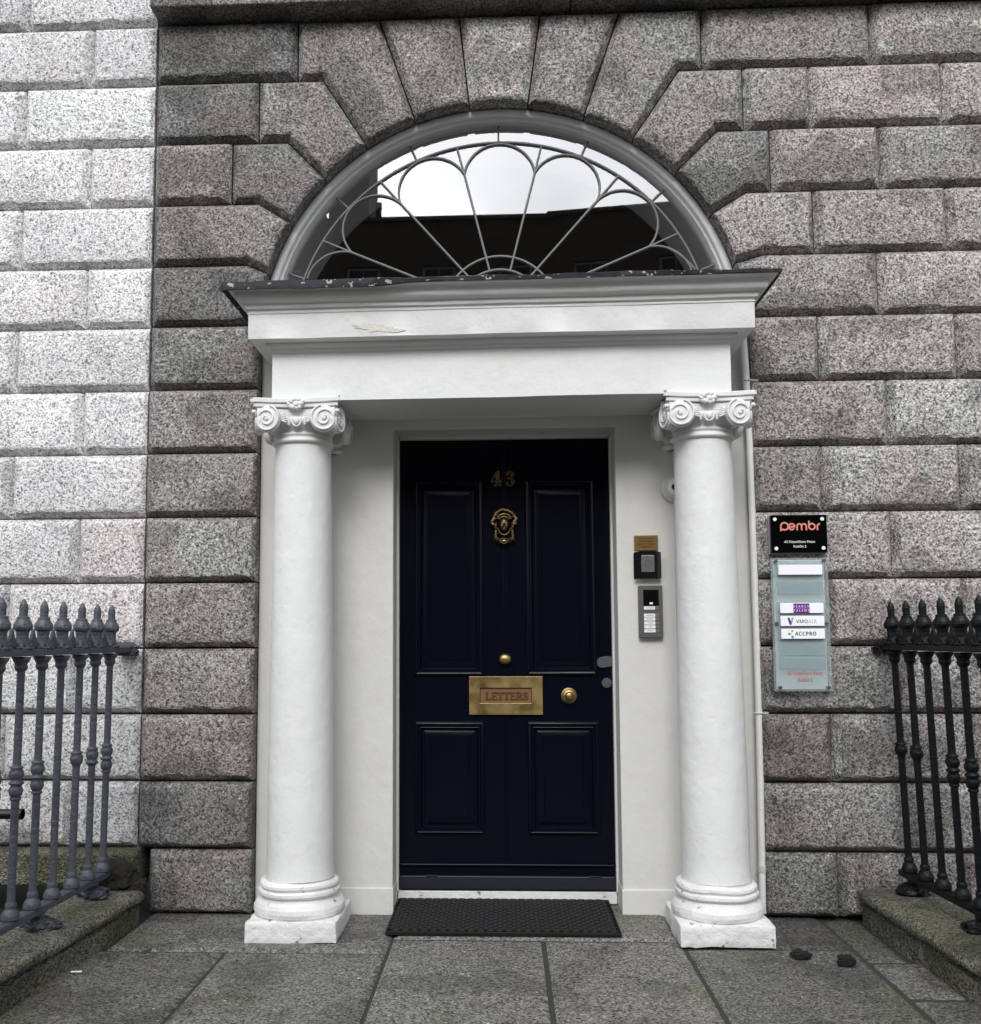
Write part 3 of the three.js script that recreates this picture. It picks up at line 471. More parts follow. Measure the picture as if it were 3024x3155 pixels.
// ───────────────────────── fanlight ─────────────────────────
const ZG = -0.17;
function arcSweep(prof, a0, a1, n = 96, c = AC) { return gridGeo(prof.map(([r, z]) => Array.from({ length: n + 1 }, (_, k) => { const a = a0 + (a1 - a0) * k / n; return [c[0] + r * Math.cos(a), c[1] + r * Math.sin(a), z]; })), false, 1); }
const fan = mesh('fanlight', toCreasedNormals(merge([arcSweep([[1.2095, -0.20], [1.2095, -0.108], [1.207, -0.100], [1.200, -0.095], [1.185, -0.092], [1.175, -0.094], [1.170, -0.099], [1.1685, -0.108], [1.1685, -0.120], [1.164, -0.124], [1.157, -0.126], [1.1545, -0.150], [1.152, -0.172], [1.152, -0.20]], 0, Math.PI), bx(XL + 0.01, XR - 0.01, 2.70, 2.80, -0.21, -0.10)]), 0.8), M.paint, house);
{
  const s = new THREE.Shape(); s.absarc(AC[0], AC[1], 1.156, 0, Math.PI, false); s.closePath();
  mesh('glass_pane', new THREE.ShapeGeometry(s, 64).translate(0, 0, ZG - 0.008), M.glass, fan);
  const V = (x, y) => new THREE.Vector3(x, y, ZG);
  const tube = (pts, r = 0.0062, closed = false) => new THREE.TubeGeometry(new THREE.CatmullRomCurve3(pts, closed, 'centripetal'), Math.max(4, pts.length * 3), r, 6);
  const line = (a, b, r) => new THREE.TubeGeometry(new THREE.LineCurve3(V(...a), V(...b)), 1, r || 0.0062, 6);
  const bar = g => mesh('glazing_bar', g, M.bar, fan);
  const pol = (r, deg, c = AC) => [c[0] + r * Math.cos(R(deg)), c[1] + r * Math.sin(R(deg))];
  const HUB = [-0.012, 2.943], RING = 1.066;
  bar(tube(Array.from({ length: 49 }, (_, k) => V(...pol(RING, 180 * k / 48))), 0.0066));
  for (const a of [-3.3, 20, 43.4, 66.7, 90, 113.3, 136.6, 160, 183.3].filter(a => a > 0 && a < 180)) bar(line(pol(RING, a), pol(1.154, a), 0.0058));
  const J = [[0.745, 3.263], [0.488, 3.512], [0.172, 3.669], [-0.190, 3.668], [-0.520, 3.521], [-0.770, 3.265]];
  const S = [31.8, 55, 78.1, 101.6, 124.9, 148.1];
  J.forEach((j, i) => { const d = Math.hypot(j[0] - HUB[0], j[1] - HUB[1]), k = 0.216 / d; bar(line([HUB[0] + (j[0] - HUB[0]) * k, HUB[1] + (j[1] - HUB[1]) * k], j)); bar(line(j, pol(RING, S[i]), 0.0058)); });
  const arc3 = (p, q, r) => { // circle through three points, from p by way of q to r
    const ax = p[0], ay = p[1], bx_ = q[0], by = q[1], cx = r[0], cy = r[1], D = 2 * (ax * (by - cy) + bx_ * (cy - ay) + cx * (ay - by));
    const ux = ((ax * ax + ay * ay) * (by - cy) + (bx_ * bx_ + by * by) * (cy - ay) + (cx * cx + cy * cy) * (ay - by)) / D, uy = ((ax * ax + ay * ay) * (cx - bx_) + (bx_ * bx_ + by * by) * (ax - cx) + (cx * cx + cy * cy) * (bx_ - ax)) / D, rad = Math.hypot(ax - ux, ay - uy);
    let a0 = Math.atan2(ay - uy, ax - ux), a1 = Math.atan2(by - uy, bx_ - ux), a2 = Math.atan2(cy - uy, cx - ux); const up = (a, b) => { while (b < a) b += 2 * Math.PI; return b; };
    a1 = up(a0, a1); a2 = up(a0, a2); if (a1 > a2) { a1 -= 2 * Math.PI; a2 -= 2 * Math.PI; }
    return Array.from({ length: 25 }, (_, k) => { const a = a0 + (a2 - a0) * k / 24; return V(ux + rad * Math.cos(a), uy + rad * Math.sin(a)); });
  };
  const tops = [43.4, 66.7, 89.6, 113.3, 136.6];
  for (let i = 0; i < 5; i++) bar(tube(arc3(J[i], pol(RING - 0.008, tops[i]), J[i + 1])));
  bar(tube(arc3([0.955, 3.02], [0.845, 3.252], J[0]).filter(p => p)));
  bar(tube(arc3(J[5], [-0.847, 3.268], [-1.0, 3.131])));
  bar(tube(arc3([1.0, 3.09], [0.972, 3.138], [0.842, 3.252])));
  for (const r of [0.286, 0.216]) bar(tube(Array.from({ length: 25 }, (_, k) => V(...pol(r, 180 * k / 24, HUB)))));
}
// inside: the deep plastered reveal and the dim hall
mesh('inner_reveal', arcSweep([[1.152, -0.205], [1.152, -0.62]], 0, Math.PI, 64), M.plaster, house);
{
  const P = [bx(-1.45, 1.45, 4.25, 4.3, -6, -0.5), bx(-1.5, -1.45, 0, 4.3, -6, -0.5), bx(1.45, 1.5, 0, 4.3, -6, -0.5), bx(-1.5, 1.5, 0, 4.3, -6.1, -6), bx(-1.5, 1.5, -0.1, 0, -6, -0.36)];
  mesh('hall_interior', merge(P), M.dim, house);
}

// ───────────────────────── things fixed to the wall ─────────────────────────
function canvasTex(w, h, draw) { const c = document.createElement('canvas'); c.width = w; c.height = h; const x = c.getContext('2d'); draw(x, w, h); const t = new THREE.CanvasTexture(c); t.colorSpace = THREE.SRGBColorSpace; t.magFilter = THREE.LinearFilter; t.anisotropy = 8; return t; }
const facePlane = (x0, x1, y0, y1, z) => new THREE.PlaneGeometry(x1 - x0, y1 - y0).translate((x0 + x1) / 2, (y0 + y1) / 2, z);
function face(name, x0, x1, y0, y1, z, tex, mat, parent) { return mesh(name, facePlane(x0, x1, y0, y1, z), std({ map: tex, ...mat }), parent); }
const bolt = (x, y, z, r, d) => cyl(r, r, d, 16).rotateX(Math.PI / 2).translate(x, y, z + d / 2);
{ // black sign
  const s = tag(group('company_sign', 0, 0, 0), 'black acrylic sign with coral lettering beside the doorway', 'sign');
  mesh('backing_plate', bx(1.246, 1.512, 1.679, 1.861, 0.006, 0.020, 0.002), std({ color: C(0.35, 0.36, 0.36), roughness: 0.35, metalness: 0.4 }), s);
  mesh('black_panel', bx(1.251, 1.511, 1.685, 1.862, 0.0205, 0.044, 0.0015), phys({ color: C(0.004, 0.004, 0.005), roughness: 0.08 }), s);
  const t = canvasTex(1024, 696, (x, w, h) => {
    x.fillStyle = '#050506'; x.fillRect(0, 0, w, h);
    x.strokeStyle = '#d98a7c'; x.lineWidth = 30; x.lineCap = 'butt'; x.lineJoin = 'round';
    const by = 270, r = 54;   // lettering built of strokes
    const st = f => { x.beginPath(); f(); x.stroke(); };
    st(() => { x.moveTo(185, by + 28); x.lineTo(185, by - 60); x.arc(252, by - 62, 67, Math.PI, Math.PI * 2.75); });            // p with a raised bowl
    st(() => { x.moveTo(330, by - r + 2); x.lineTo(436, by - r + 2); x.arc(384, by - r, r, 0, Math.PI * 0.22, true); });            // e
    st(() => { x.moveTo(482, by + 14); x.lineTo(482, by - 62); x.arc(524, by - 62, 42, Math.PI, 0); x.lineTo(566, by + 14); x.moveTo(566, by - 62); x.arc(608, by - 62, 42, Math.PI, 0); x.lineTo(650, by + 14); });   // m
    st(() => { x.moveTo(700, by - 160); x.lineTo(700, by - r); x.arc(754, by - r, r, Math.PI, Math.PI * 3); });                       // b
    st(() => { x.moveTo(852, by + 14); x.lineTo(852, by - 50); x.arc(902, by - 54, 50, Math.PI, Math.PI * 1.5); });
    x.fillStyle = '#d8d8d8'; x.textAlign = 'center'; x.font = 'bold 60px sans-serif'; x.fillText('43 Fitzwilliam Place', 520, 520); x.fillText('Dublin 2', 520, 606);
  });
  face('printed_face', 1.2515, 1.5105, 1.6855, 1.8615, 0.0447, t, { roughness: 0.12 }, s);
  for (const [x, y] of [[1.270, 1.842], [1.489, 1.842], [1.273, 1.704], [1.491, 1.705]]) mesh('stand_off_bolt', merge([bolt(x, y, 0.045, 0.0085, 0.006)]), M.white, s);
}
{ // glass directory
  const s = tag(group('directory_board'), 'frosted glass tenant directory with white name strips below the black sign', 'sign');
  mesh('backing_plate', bx(1.262, 1.498, 1.048, 1.652, 0.008, 0.016, 0.002), std({ color: C(0.80, 0.83, 0.835), roughness: 0.35 }), s);
  mesh('glass_panel', bx(1.247, 1.511, 1.040, 1.660, 0.030, 0.040, 0.001), phys({ color: C(0.93, 0.97, 0.97), roughness: 0.12, transmission: 0.85, thickness: 0.01, ior: 1.45, attenuationColor: C(0.7, 0.85, 0.85), attenuationDistance: 0.05 }), s);
  for (const [y, h] of [[1.604, 0.060], [1.520, 0.058], [1.425, 0.056], [1.365, 0.056], [1.305, 0.056], [1.235, 0.056], [1.17, 0.056]]) mesh('strip_holder', bx(1.272, 1.486, y - h / 2, y + h / 2, 0.0405, 0.0445, 0.0015), phys({ color: C(0.8, 0.86, 0.87), roughness: 0.12, transmission: 0.85, thickness: 0 }), s);
  const strips = [[1.604, 1.278, 1.480, (x) => { }],
    [1.4255, 1.281, 1.480, (x) => { x.fillStyle = '#5a1a72'; x.beginPath(); x.roundRect(205, 10, 260, 156, 14); x.fill(); x.fillStyle = '#e9cdf2'; x.textAlign = 'center'; x.font = 'bold 52px sans-serif'; x.fillText('S E A R C H', 335, 74); x.fillText('T A L E N T', 335, 144); x.fillRect(238, 86, 196, 4); }],
    [1.3655, 1.281, 1.481, (x) => { x.fillStyle = '#22397c'; x.beginPath(); x.moveTo(105, 30); x.lineTo(140, 30); x.lineTo(172, 120); x.lineTo(160, 150); x.lineTo(140, 150); x.closePath(); x.fill(); x.fillStyle = '#8a93a8'; x.beginPath(); x.moveTo(205, 30); x.lineTo(172, 30); x.lineTo(160, 130); x.lineTo(172, 148); x.closePath(); x.fill(); x.textAlign = 'left'; x.font = 'bold 84px sans-serif'; x.fillStyle = '#5d6678'; x.fillText('VMO', 240, 122); const k = x.measureText('VMO').width; x.fillStyle = '#b9bec8'; x.fillText('AIR', 240 + k, 122); }],
    [1.3060, 1.282, 1.481, (x) => { const leaf = (cx, cy, a, c) => { x.save(); x.translate(cx, cy); x.rotate(a); x.fillStyle = c; x.beginPath(); x.arc(0, -8, 20, Math.PI, 0); x.lineTo(0, 34); x.closePath(); x.fill(); x.restore(); }; leaf(172, 44, 0.5, '#d9a55c'); leaf(132, 88, -1.5, '#4f9a5b'); leaf(174, 134, 2.9, '#2b8fc4'); x.fillStyle = '#14161a'; x.font = 'bold 88px sans-serif'; x.textAlign = 'left'; x.fillText('ACCPRO', 216, 114); }]];
  for (const [y, x0, x1, draw] of strips) {
    const st = mesh('name_strip', bx(x0, x1, y - 0.0235, y + 0.0235, 0.045, 0.0535, 0.001), M.white, s);
    face('strip_print', x0 + 0.0004, x1 - 0.0004, y - 0.0231, y + 0.0231, 0.0541, canvasTex(690, 166, (x, w, h) => { x.fillStyle = '#eeeef1'; x.fillRect(0, 0, w, h); draw(x); }), { roughness: 0.3 }, st);
  }
  for (const [x, y] of [[1.270, 1.645], [1.494, 1.647], [1.266, 1.354], [1.496, 1.352], [1.273, 1.058], [1.493, 1.058]]) mesh('stand_off_bolt', merge([bolt(x, y, 0.012, 0.007, 0.04)]), M.steelDull, s);
  const ct = canvasTex(1024, 352, (x, w, h) => { x.clearRect(0, 0, w, h); x.fillStyle = '#b0645a'; x.textAlign = 'center'; x.save(); x.scale(0.82, 1.25); x.font = 'bold 104px sans-serif'; x.fillText('43 Fitzwilliam Place', 625, 112); x.fillText('Dublin 2', 625, 236); x.restore(); });
  mesh('address_lettering', facePlane(1.286, 1.488, 1.072, 1.142, 0.0408), std({ map: ct, transparent: true, alphaTest: 0.4, roughness: 0.4 }), s);
}
{ // brass notice
  const s = tag(group('door_notice'), 'small brass notice plate above the entry reader', 'plaque');
  mesh('brass_plate', bx(0.628, 0.744, 1.713, 1.785, ZW + 0.003, ZW + 0.008, 0.001), M.brass, s);
  face('engraved_face', 0.633, 0.739, 1.718, 1.780, ZW + 0.0085, canvasTex(512, 300, (x, w, h) => { x.fillStyle = '#7d6134'; x.fillRect(0, 0, w, h); x.fillStyle = '#2c1c0c'; x.textAlign = 'center'; x.font = 'bold 47px sans-serif'; ['WAIT TO HEAR', 'THE BEEP BEEP', 'BEFORE OPENING', 'THE DOOR'].forEach((t, i) => x.fillText(t, 256, 66 + i * 66)); }), { roughness: 0.4, metalness: 0.5 }, s);
}
{ // access reader
  const s = tag(group('entry_reader'), 'glossy black card reader with silver centre on the white wall', 'card reader');
  const sh = new THREE.Shape([[0.625, 1.574], [0.752, 1.574], [0.752, 1.700], [0.725, 1.706], [0.652, 1.706], [0.625, 1.700]].map(p => new THREE.Vector2(...p)));
  mesh('housing', new THREE.ExtrudeGeometry(sh, { depth: 0.010, bevelEnabled: true, bevelSize: -0.017, bevelOffset: 0, bevelThickness: 0.012, bevelSegments: 3 }).translate(0, 0, ZW + 0.014), phys({ color: C(0.008, 0.008, 0.009), roughness: 0.1, clearcoat: 1, clearcoatRoughness: 0.05 }), s);
  mesh('silver_plate', bx(0.657, 0.720, 1.604, 1.686, ZW + 0.034, ZW + 0.041, 0.002), M.steel, s);
  mesh('proximity_ring', merge([new THREE.TorusGeometry(0.016, 0.0016, 8, 28).translate(0.689, 1.645, ZW + 0.0412), new THREE.TorusGeometry(0.006, 0.0012, 8, 20).translate(0.689, 1.645, ZW + 0.0412), bx(0.6875, 0.6905, 1.672, 1.681, ZW + 0.040, ZW + 0.0418)]), M.steelDull, s);
}
{ // intercom
  const s = tag(group('intercom_panel'), 'grey metal intercom with six white name labels', 'intercom');
  mesh('housing', bx(0.642, 0.756, 1.290, 1.540, ZW + 0.003, ZW + 0.032, 0.003), std({ color: C(0.10, 0.098, 0.092), roughness: 0.5, metalness: 0.3 }), s);
  mesh('camera_window', bx(0.664, 0.738, 1.443, 1.519, ZW + 0.0315, ZW + 0.0335), phys({ color: C(0.004, 0.004, 0.005), roughness: 0.05 }), s);
  mesh('camera_light', bx(0.693, 0.709, 1.450, 1.459, ZW + 0.0336, ZW + 0.0345, 0.0004), std({ color: C(0.9, 0.9, 0.9), roughness: 0.3 }), s);
  [1.432, 1.397, 1.379, 1.360, 1.342, 1.323].forEach((y, i) => {
    const l = mesh('name_label', bx(0.666, 0.719, y - 0.0077, y + 0.0077, ZW + 0.0318, ZW + 0.0338, 0.0005), M.white, s);
    const w = [0.034, 0.036, 0.034, 0.022, 0.018, 0.028][i], cx = [0.696, 0.694, 0.692, 0.696, 0.695, 0.692][i];
    mesh('label_mark', bx(cx - w / 2, cx + w / 2, y - 0.0012, y + 0.0015, ZW + 0.0338, ZW + 0.03395), std({ color: C(0.16, 0.16, 0.2), roughness: 0.6 }), l);
    mesh('call_button', bx(0.7225, 0.738, y - 0.0075, y + 0.0075, ZW + 0.0318, ZW + 0.0345, 0.001), std({ color: C(0.17, 0.165, 0.155), roughness: 0.45, metalness: 0.3 }), s);
  });
}
{ // dome camera half hidden by the right column
  const s = tag(group('security_camera'), 'round white security camera half hidden behind the right column', 'security camera'), x = 0.835, y = 2.015;
  mesh('mount_ring', lathe([[0.074, 0], [0.0745, 0.012], [0.070, 0.020], [0.062, 0.024], [0.060, 0.03], [0.056, 0.035], [0.05, 0.036], [0, 0.036]], 40).rotateX(Math.PI / 2).translate(x, y, ZW + 0.002), M.wall, s);
  mesh('dome', new THREE.SphereGeometry(0.046, 24, 16).scale(1, 1, 0.8).translate(x, y, ZW + 0.036), M.white, s);
  mesh('lens', cyl(0.015, 0.015, 0.02, 20).rotateX(Math.PI / 2).rotateY(-0.3).translate(x - 0.014, y - 0.004, ZW + 0.066), M.black, s);
}
{ // downpipe in the right angle of the opening
  const s = tag(group('downpipe'), 'slim white painted pipe running down right of the doorway', 'pipe');
  const c = new THREE.CatmullRomCurve3([[1.166, 2.80], [1.176, 2.60], [1.183, 2.30], [1.187, 1.9], [1.190, 1.0], [1.185, 0.4], [1.180, 0.02]].map(p => new THREE.Vector3(p[0], p[1], -0.035)));
  mesh('pipe', meterUV(new THREE.TubeGeometry(c, 60, 0.0165, 14), 0.7), M.paint, s);
  for (const y of [2.53, 0.935]) mesh('pipe_clip', merge([new THREE.TorusGeometry(0.0185, 0.004, 8, 20).rotateX(Math.PI / 2).translate(y > 2 ? 1.178 : 1.190, y, -0.035), bx(1.19, 1.235, y - 0.006, y + 0.006, -0.036, -0.030, 0.002)]), M.wall, s);
  for (const y of [2.43, 0.22]) mesh('pipe_joint', cyl(0.019, 0.019, 0.03, 16).translate(y > 2 ? 1.181 : 1.183, y, -0.035), M.wall, s);
}

// ───────────────────────── ground, paving, street ─────────────────────────
const structure = (o) => { o.userData.kind = 'structure'; return o; };
{
  const s = new THREE.Shape([[-90, -60], [90, -60], [90, 90], [-90, 90]].map(p => new THREE.Vector2(p[0], -p[1])).reverse());
  for (const [a, b, c, d] of [[-3.58, -2.0, 0.12, 2.8], [1.96, 3.58, 0.05, 2.8]]) s.holes.push(new THREE.Path([[a, -c], [b, -c], [b, -d], [a, -d]].map(p => new THREE.Vector2(...p))));
  structure(mesh('ground', meterUV(new THREE.ShapeGeometry(s).rotateX(-Math.PI / 2).translate(0, -0.016, 0), TILE), M.joint));
  const well = structure(group('basement_area'));
  for (const [a, b, c, d] of [[-3.58, -2.0, -0.3, 2.8], [1.96, 3.58, -0.14, 2.8]]) mesh('area_wall', merge([bx(a - 0.1, b + 0.1, -2.6, -2.5, c, d), bx(a - 0.1, a, -2.5, -0.03, c, d), bx(b, b + 0.1, -2.5, -0.03, c + 0.45, d), bx(a, b, -2.5, -0.03, d, d + 0.1), bx(a, b, -2.5, -0.03, c - 0.12, c - 0.02)]), M.core, well);
}
const paving = structure(group('porch_paving'));
{
  const r = rng(41);
  const flag = (x0, x1, z0, z1, lum = 1, warm = 0) => { const j = 0.008, k = () => (r() - 0.5) * 0.009; const jz = 0.013, P = [[x0 + j + k(), -z1 + jz + k()], [x1 - j + k(), -z1 + jz + k()], [x1 - j + k(), -z0 - jz + k()], [x0 + j + k(), -z0 - jz + k()]]; const g = stoneGeo(P, [0.012, 0.012, 0.012, 0.012], { back: 0.06, gap: 0.001, rough: 0.013, tilt: 0.003, deep: 0.5, wedge: false, tint: [lum * (1 + 0.04 * warm), lum, lum * (1 - 0.05 * warm)] }); mesh('flagstone', g.rotateX(-Math.PI / 2).translate(0, -0.004, 0), M.pave, paving); };
  flag(-1.70, -0.5, -0.085, 0.515, 1.08); flag(-0.5, 0.746, -0.275, 0.318, 1.35, 0.2); flag(0.746, 1.445, -0.085, 0.405, 0.60); flag(1.445, 1.61, -0.02, 0.56, 0.72);
  flag(-1.78, -1.178, 0.515, 1.55, 0.90, 0.3); flag(-1.178, -0.5, 0.515, 1.75, 1.15); flag(-0.5, 0.152, 0.318, 1.7, 1.3, 0); flag(0.152, 0.746, 0.318, 1.82, 1.28, 0.5); flag(0.746, 1.442, 0.405, 1.6, 0.92, 0.2);
  flag(1.442, 1.66, 0.56, 0.97, 1.05); flag(1.442, 1.68, 0.97, 1.62, 1.0);
  const rows = [[1.55, 2.6], [2.6, 3.6], [3.6, 4.7], [4.7, 5.8]];
  rows.forEach(([z0, z1], q) => { let x = q === 0 ? -1.78 : -5.2; const end = q === 0 ? 1.68 : 5.2; const near = [[-1.178, 1.55], [-0.5, 1.75], [0.152, 1.7], [0.746, 1.82], [1.442, 1.6], [1.68, 1.62]]; if (q === 0) { for (const [e, zz] of near) { flag(x, e, zz, z1, 1.0 + 0.2 * r()); x = e; } } else if (z0 >= 2.6) while (x < end) { const w = 0.6 + 0.4 * r(); if (!(z0 < 2.75 && (x + w < -1.9 || x > 1.9) && false)) flag(x, x + w, Math.max(z0, 2.92), z1, 1.0 + 0.2 * r()); x += w; } });
}
structure(mesh('road', meterUV(bx(-60, 60, -0.3, -0.012, 6.6, 19), TILE), M.asphalt));
for (const [z0, z1] of [[6.2, 6.6], [19, 19.4]]) structure(mesh('kerb', meterUV(bx(-60, 60, -0.3, 0.02, z0, z1, 0.02), TILE), M.cope));
structure(mesh('far_pavement', meterUV(bx(-60, 60, -0.3, 0.01, 19.4, 24), TILE), M.cope));

// ───────────────────────── copings with their railings ─────────────────────────
function coping(pathEdge, side, label) {   // pathEdge: z → x of the edge towards the path; side -1 left, 1 right
  const prof = [[0.016, -0.05], [0.016, 0.074], [0.034, 0.083], [0.030, 0.092], [0.004, 0.099], [-0.004, 0.111], [-0.004, 0.124], [0.003, 0.136], [0.016, 0.143], [0.04, 0.147], [0.12, 0.150], [0.22, 0.152], [0.30, 0.151], [0.33, 0.145], [0.338, 0.13], [0.338, -0.1]];
  const z0 = side < 0 ? 0.115 : 0.012, z1 = 2.85, n = 90, rows = prof.map(([u, y], i) => Array.from({ length: n + 1 }, (_, k) => { const z = z0 + (z1 - z0) * k / n, endR = k < 3 ? (3 - k) * 0.006 : 0; return [pathEdge(z) + side * (u + endR * (u < 0.2 ? 1 : 0)) + 0.004 * noise3(z * 6, i * 0.4, side), y + 0.0035 * noise3(z * 7 + 3, i * 0.5, side) - (y > 0.1 ? endR * 0.4 : 0), z]; }));
  const cap = k => { const s = new THREE.Shape(rows.map(r => new THREE.Vector2(r[k][0], r[k][1]))); return new THREE.ShapeGeometry(s).translate(0, 0, rows[0][k][2]); };
  const o = group('railing_coping'); tag(o, label, 'coping');
  mesh('coping_stone', toCreasedNormals(meterUV(merge([gridGeo(rows, false, 1, side > 0), cap(0), cap(n)]), TILE, side * 0.37 + 1, 0.2), 0.7), M.cope, o);
  return o;
}
const leftEdge = z => -1.660 - 0.085 * (z - 0.14), rightEdge = z => 1.585 + 0.062 * z;
coping(leftEdge, -1, 'mossy granite coping under the grey railing'); coping(rightEdge, 1, 'mossy granite coping under the black railing');

function balusterGeo(kind) {   // y from the foot bar (0.246) up; kind: full, none, half, part
  const Pf = [[0, 0.242], [0.032, 0.242], [0.034, 0.250], [0.033, 0.262], [0.029, 0.272], [0.024, 0.280], [0.019, 0.286], [0.021, 0.292], [0.0215, 0.300], [0.019, 0.307], [0.0150, 0.312]];
  const ks = { full: [[0.015, 0.684], [0.021, 0.690], [0.021, 0.695], [0.017, 0.699], [0.023, 0.707], [0.0265, 0.720], [0.024, 0.734], [0.019, 0.741], [0.027, 0.748], [0.0275, 0.754], [0.019, 0.760], [0.022, 0.767], [0.0275, 0.778], [0.0265, 0.792], [0.020, 0.803], [0.024, 0.806], [0.025, 0.811], [0.019, 0.816], [0.015, 0.818]], none: [], half: [[0.015, 0.732], [0.019, 0.741], [0.027, 0.748], [0.0275, 0.754], [0.019, 0.760], [0.022, 0.767], [0.0275, 0.778], [0.0265, 0.792], [0.020, 0.803], [0.024, 0.806], [0.025, 0.811], [0.019, 0.816], [0.015, 0.818]], part: [[0.015, 0.742], [0.017, 0.757], [0.022, 0.763], [0.0275, 0.778], [0.0265, 0.792], [0.020, 0.803], [0.024, 0.806], [0.025, 0.811], [0.019, 0.816], [0.015, 0.818]] }[kind];
  const top = [[0.0145, 1.168], [0.0150, 1.172], [0.021, 1.178], [0.0245, 1.186], [0.024, 1.194], [0.022, 1.199], [0.026, 1.207], [0.032, 1.216], [0.036, 1.228], [0.0, 1.229]];
  return meterUV(wobble(lathe([...Pf, ...ks, ...top], 18), 0.0009, 40, 3), 0.4);
}
function spearGeo() {
  const L = lathe([[0.033, 1.256], [0.034, 1.262], [0.0275, 1.275], [0.0235, 1.290], [0.0225, 1.310], [0.025, 1.326], [0.034, 1.333], [0.0365, 1.343], [0.0345, 1.354], [0.029, 1.364], [0.0235, 1.372], [0.0225, 1.381], [0.0155, 1.385], [0.0158, 1.400], [0.0165, 1.418], [0.0145, 1.430], [0.006, 1.447], [0.001, 1.452], [0, 1.452]], 12);
  const Q = [L]; for (let k = 0; k < 8; k++) { const a = k / 8 * Math.PI * 2; Q.push(new THREE.ConeGeometry(0.010, 0.034, 5).scale(1, 1, 0.5).rotateX(0.45).translate(0, 1.272, 0.031).rotateY(a)); Q.push(new THREE.SphereGeometry(0.0065, 6, 5).translate(0, 1.262, 0.036).rotateY(a + 0.39)); }
  return meterUV(wobble(merge(Q), 0.0012, 45, 8), 0.4);
}
function leafGeo() { const s = new THREE.Shape(); s.moveTo(-0.022, 0); s.quadraticCurveTo(-0.030, 0.03, -0.014, 0.045); s.quadraticCurveTo(-0.006, 0.055, 0, 0.078); s.quadraticCurveTo(0.006, 0.055, 0.014, 0.045); s.quadraticCurveTo(0.030, 0.03, 0.022, 0); s.closePath(); return merge([new THREE.ExtrudeGeometry(s, { depth: 0.008, bevelEnabled: true, bevelSize: 0.003, bevelThickness: 0.003, bevelSegments: 2 }).translate(0, 0, -0.004), new THREE.SphereGeometry(0.008, 7, 5).translate(-0.014, 0.012, 0.006), new THREE.SphereGeometry(0.008, 7, 5).translate(0.014, 0.012, 0.006)]); }
const bal = { full: balusterGeo('full'), none: balusterGeo('none'), half: balusterGeo('half'), part: balusterGeo('part') }, spear = spearGeo(), leaf = leafGeo();
function lumpGeo(seed, w, h, d, f = 9) { const g = mergeVertices(new THREE.IcosahedronGeometry(1, 5)); const p = g.attributes.position; for (let i = 0; i < p.count; i++) { const v = new THREE.Vector3().fromBufferAttribute(p, i), k = 1 + 0.5 * fbm(v.x * 1.6 + seed, v.y * 1.6, v.z * 1.6, 4) + 0.16 * noise3(v.x * 5, v.y * 5 + seed, v.z * 5); p.setXYZ(i, v.x * k * w, Math.max(-0.6, v.y * k) * h, v.z * k * d); } g.computeVertexNormals(); return meterUV(toCreasedNormals(g, 0.6), 0.5); }
function railing(side, xAt, zs, kinds, mat, lean, feet, label) {
  const o = group('iron_railing'); tag(o, label, 'railing');
  const X = xAt, dirA = Math.atan2(X(2) - X(0), 2);
  zs.forEach((z, i) => {
    const h = 0.246, b = mesh('baluster', bal[kinds[i] || 'full'], mat, o); b.position.set(X(z) - lean * h, 0, z); b.rotation.z = -lean; b.rotation.y = dirA;
    mesh('spearhead', spear, mat, b);
    if (i < zs.length - 1) { const zm = (z + zs[i + 1]) / 2, l = mesh('leaf_ornament', leaf, mat, o); l.position.set(X(zm) + lean * (1.256 - 0.246), 1.255, zm); l.rotation.y = Math.PI / 2 + dirA; }
  });
  const zA = zs[0], zB = zs.at(-1) + 0.1, barGeo = (y0, y1, w, za, zb, dx) => { const g = new RoundedBoxGeometry(w, y1 - y0, zb - za, 3, 0.004).translate(0, (y0 + y1) / 2, (za + zb) / 2); const p = g.attributes.position; for (let i = 0; i < p.count; i++) p.setX(i, p.getX(i) + X(p.getZ(i)) + dx); g.computeVertexNormals(); return meterUV(g, 0.4); };
  mesh('top_rail', barGeo(1.231, 1.257, 0.062, side < 0 ? 0.03 : 0.0, zB, lean * 1.0), mat, o);
  mesh('foot_rail', barGeo(0.216, 0.244, 0.05, zA - (side < 0 ? 0.03 : 0.06), zB, 0), mat, o);
  mesh('wall_anchor', lumpGeo(side * 3 + 8, 0.05, 0.034, 0.045).translate(X(0) + lean, 1.235, 0.02), side < 0 ? M.leadLump : mat, o);
  for (const z of feet) { const f = mesh('foot', meterUV(lathe([[0.03, 0.13], [0.028, 0.16], [0.018, 0.175], [0.017, 0.195], [0.022, 0.218], [0, 0.218]], 12).translate(X(z), 0, z), 0.4), mat, o); mesh('lead_socket', lumpGeo(z * 7 + side, 0.072, 0.034, 0.056).translate(X(z), 0.165, z), side < 0 ? M.leadLump : mat, f); }
  return o;
}
const zsL = [0.206, 0.353, 0.500, 0.668, 0.826, 0.984, 1.14, 1.295, 1.45, 1.605, 1.76, 1.915, 2.07, 2.225, 2.38, 2.535], zsR = [0.115, 0.264, 0.414, 0.570, 0.715, 0.865, 1.015, 1.165, 1.315, 1.465, 1.615, 1.765, 1.915, 2.065, 2.215, 2.365, 2.515];
railing(-1, z => -1.834 - 0.045 * (z - 0.2), zsL, ['full', 'half', 'part', 'none', 'full', 'full'], M.ironGrey, 0.010, [0.287, 0.758, 1.25, 1.75, 2.25], 'slate grey cast iron spear railing at the left');
railing(1, z => 1.797 + 0.062 * (z - 0.115), zsR, ['part', 'part', 'none', 'full', 'full'], M.ironBlack, -0.030, [0.135, 0.696, 1.25, 1.75, 2.25], 'black cast iron spear railing at the right');

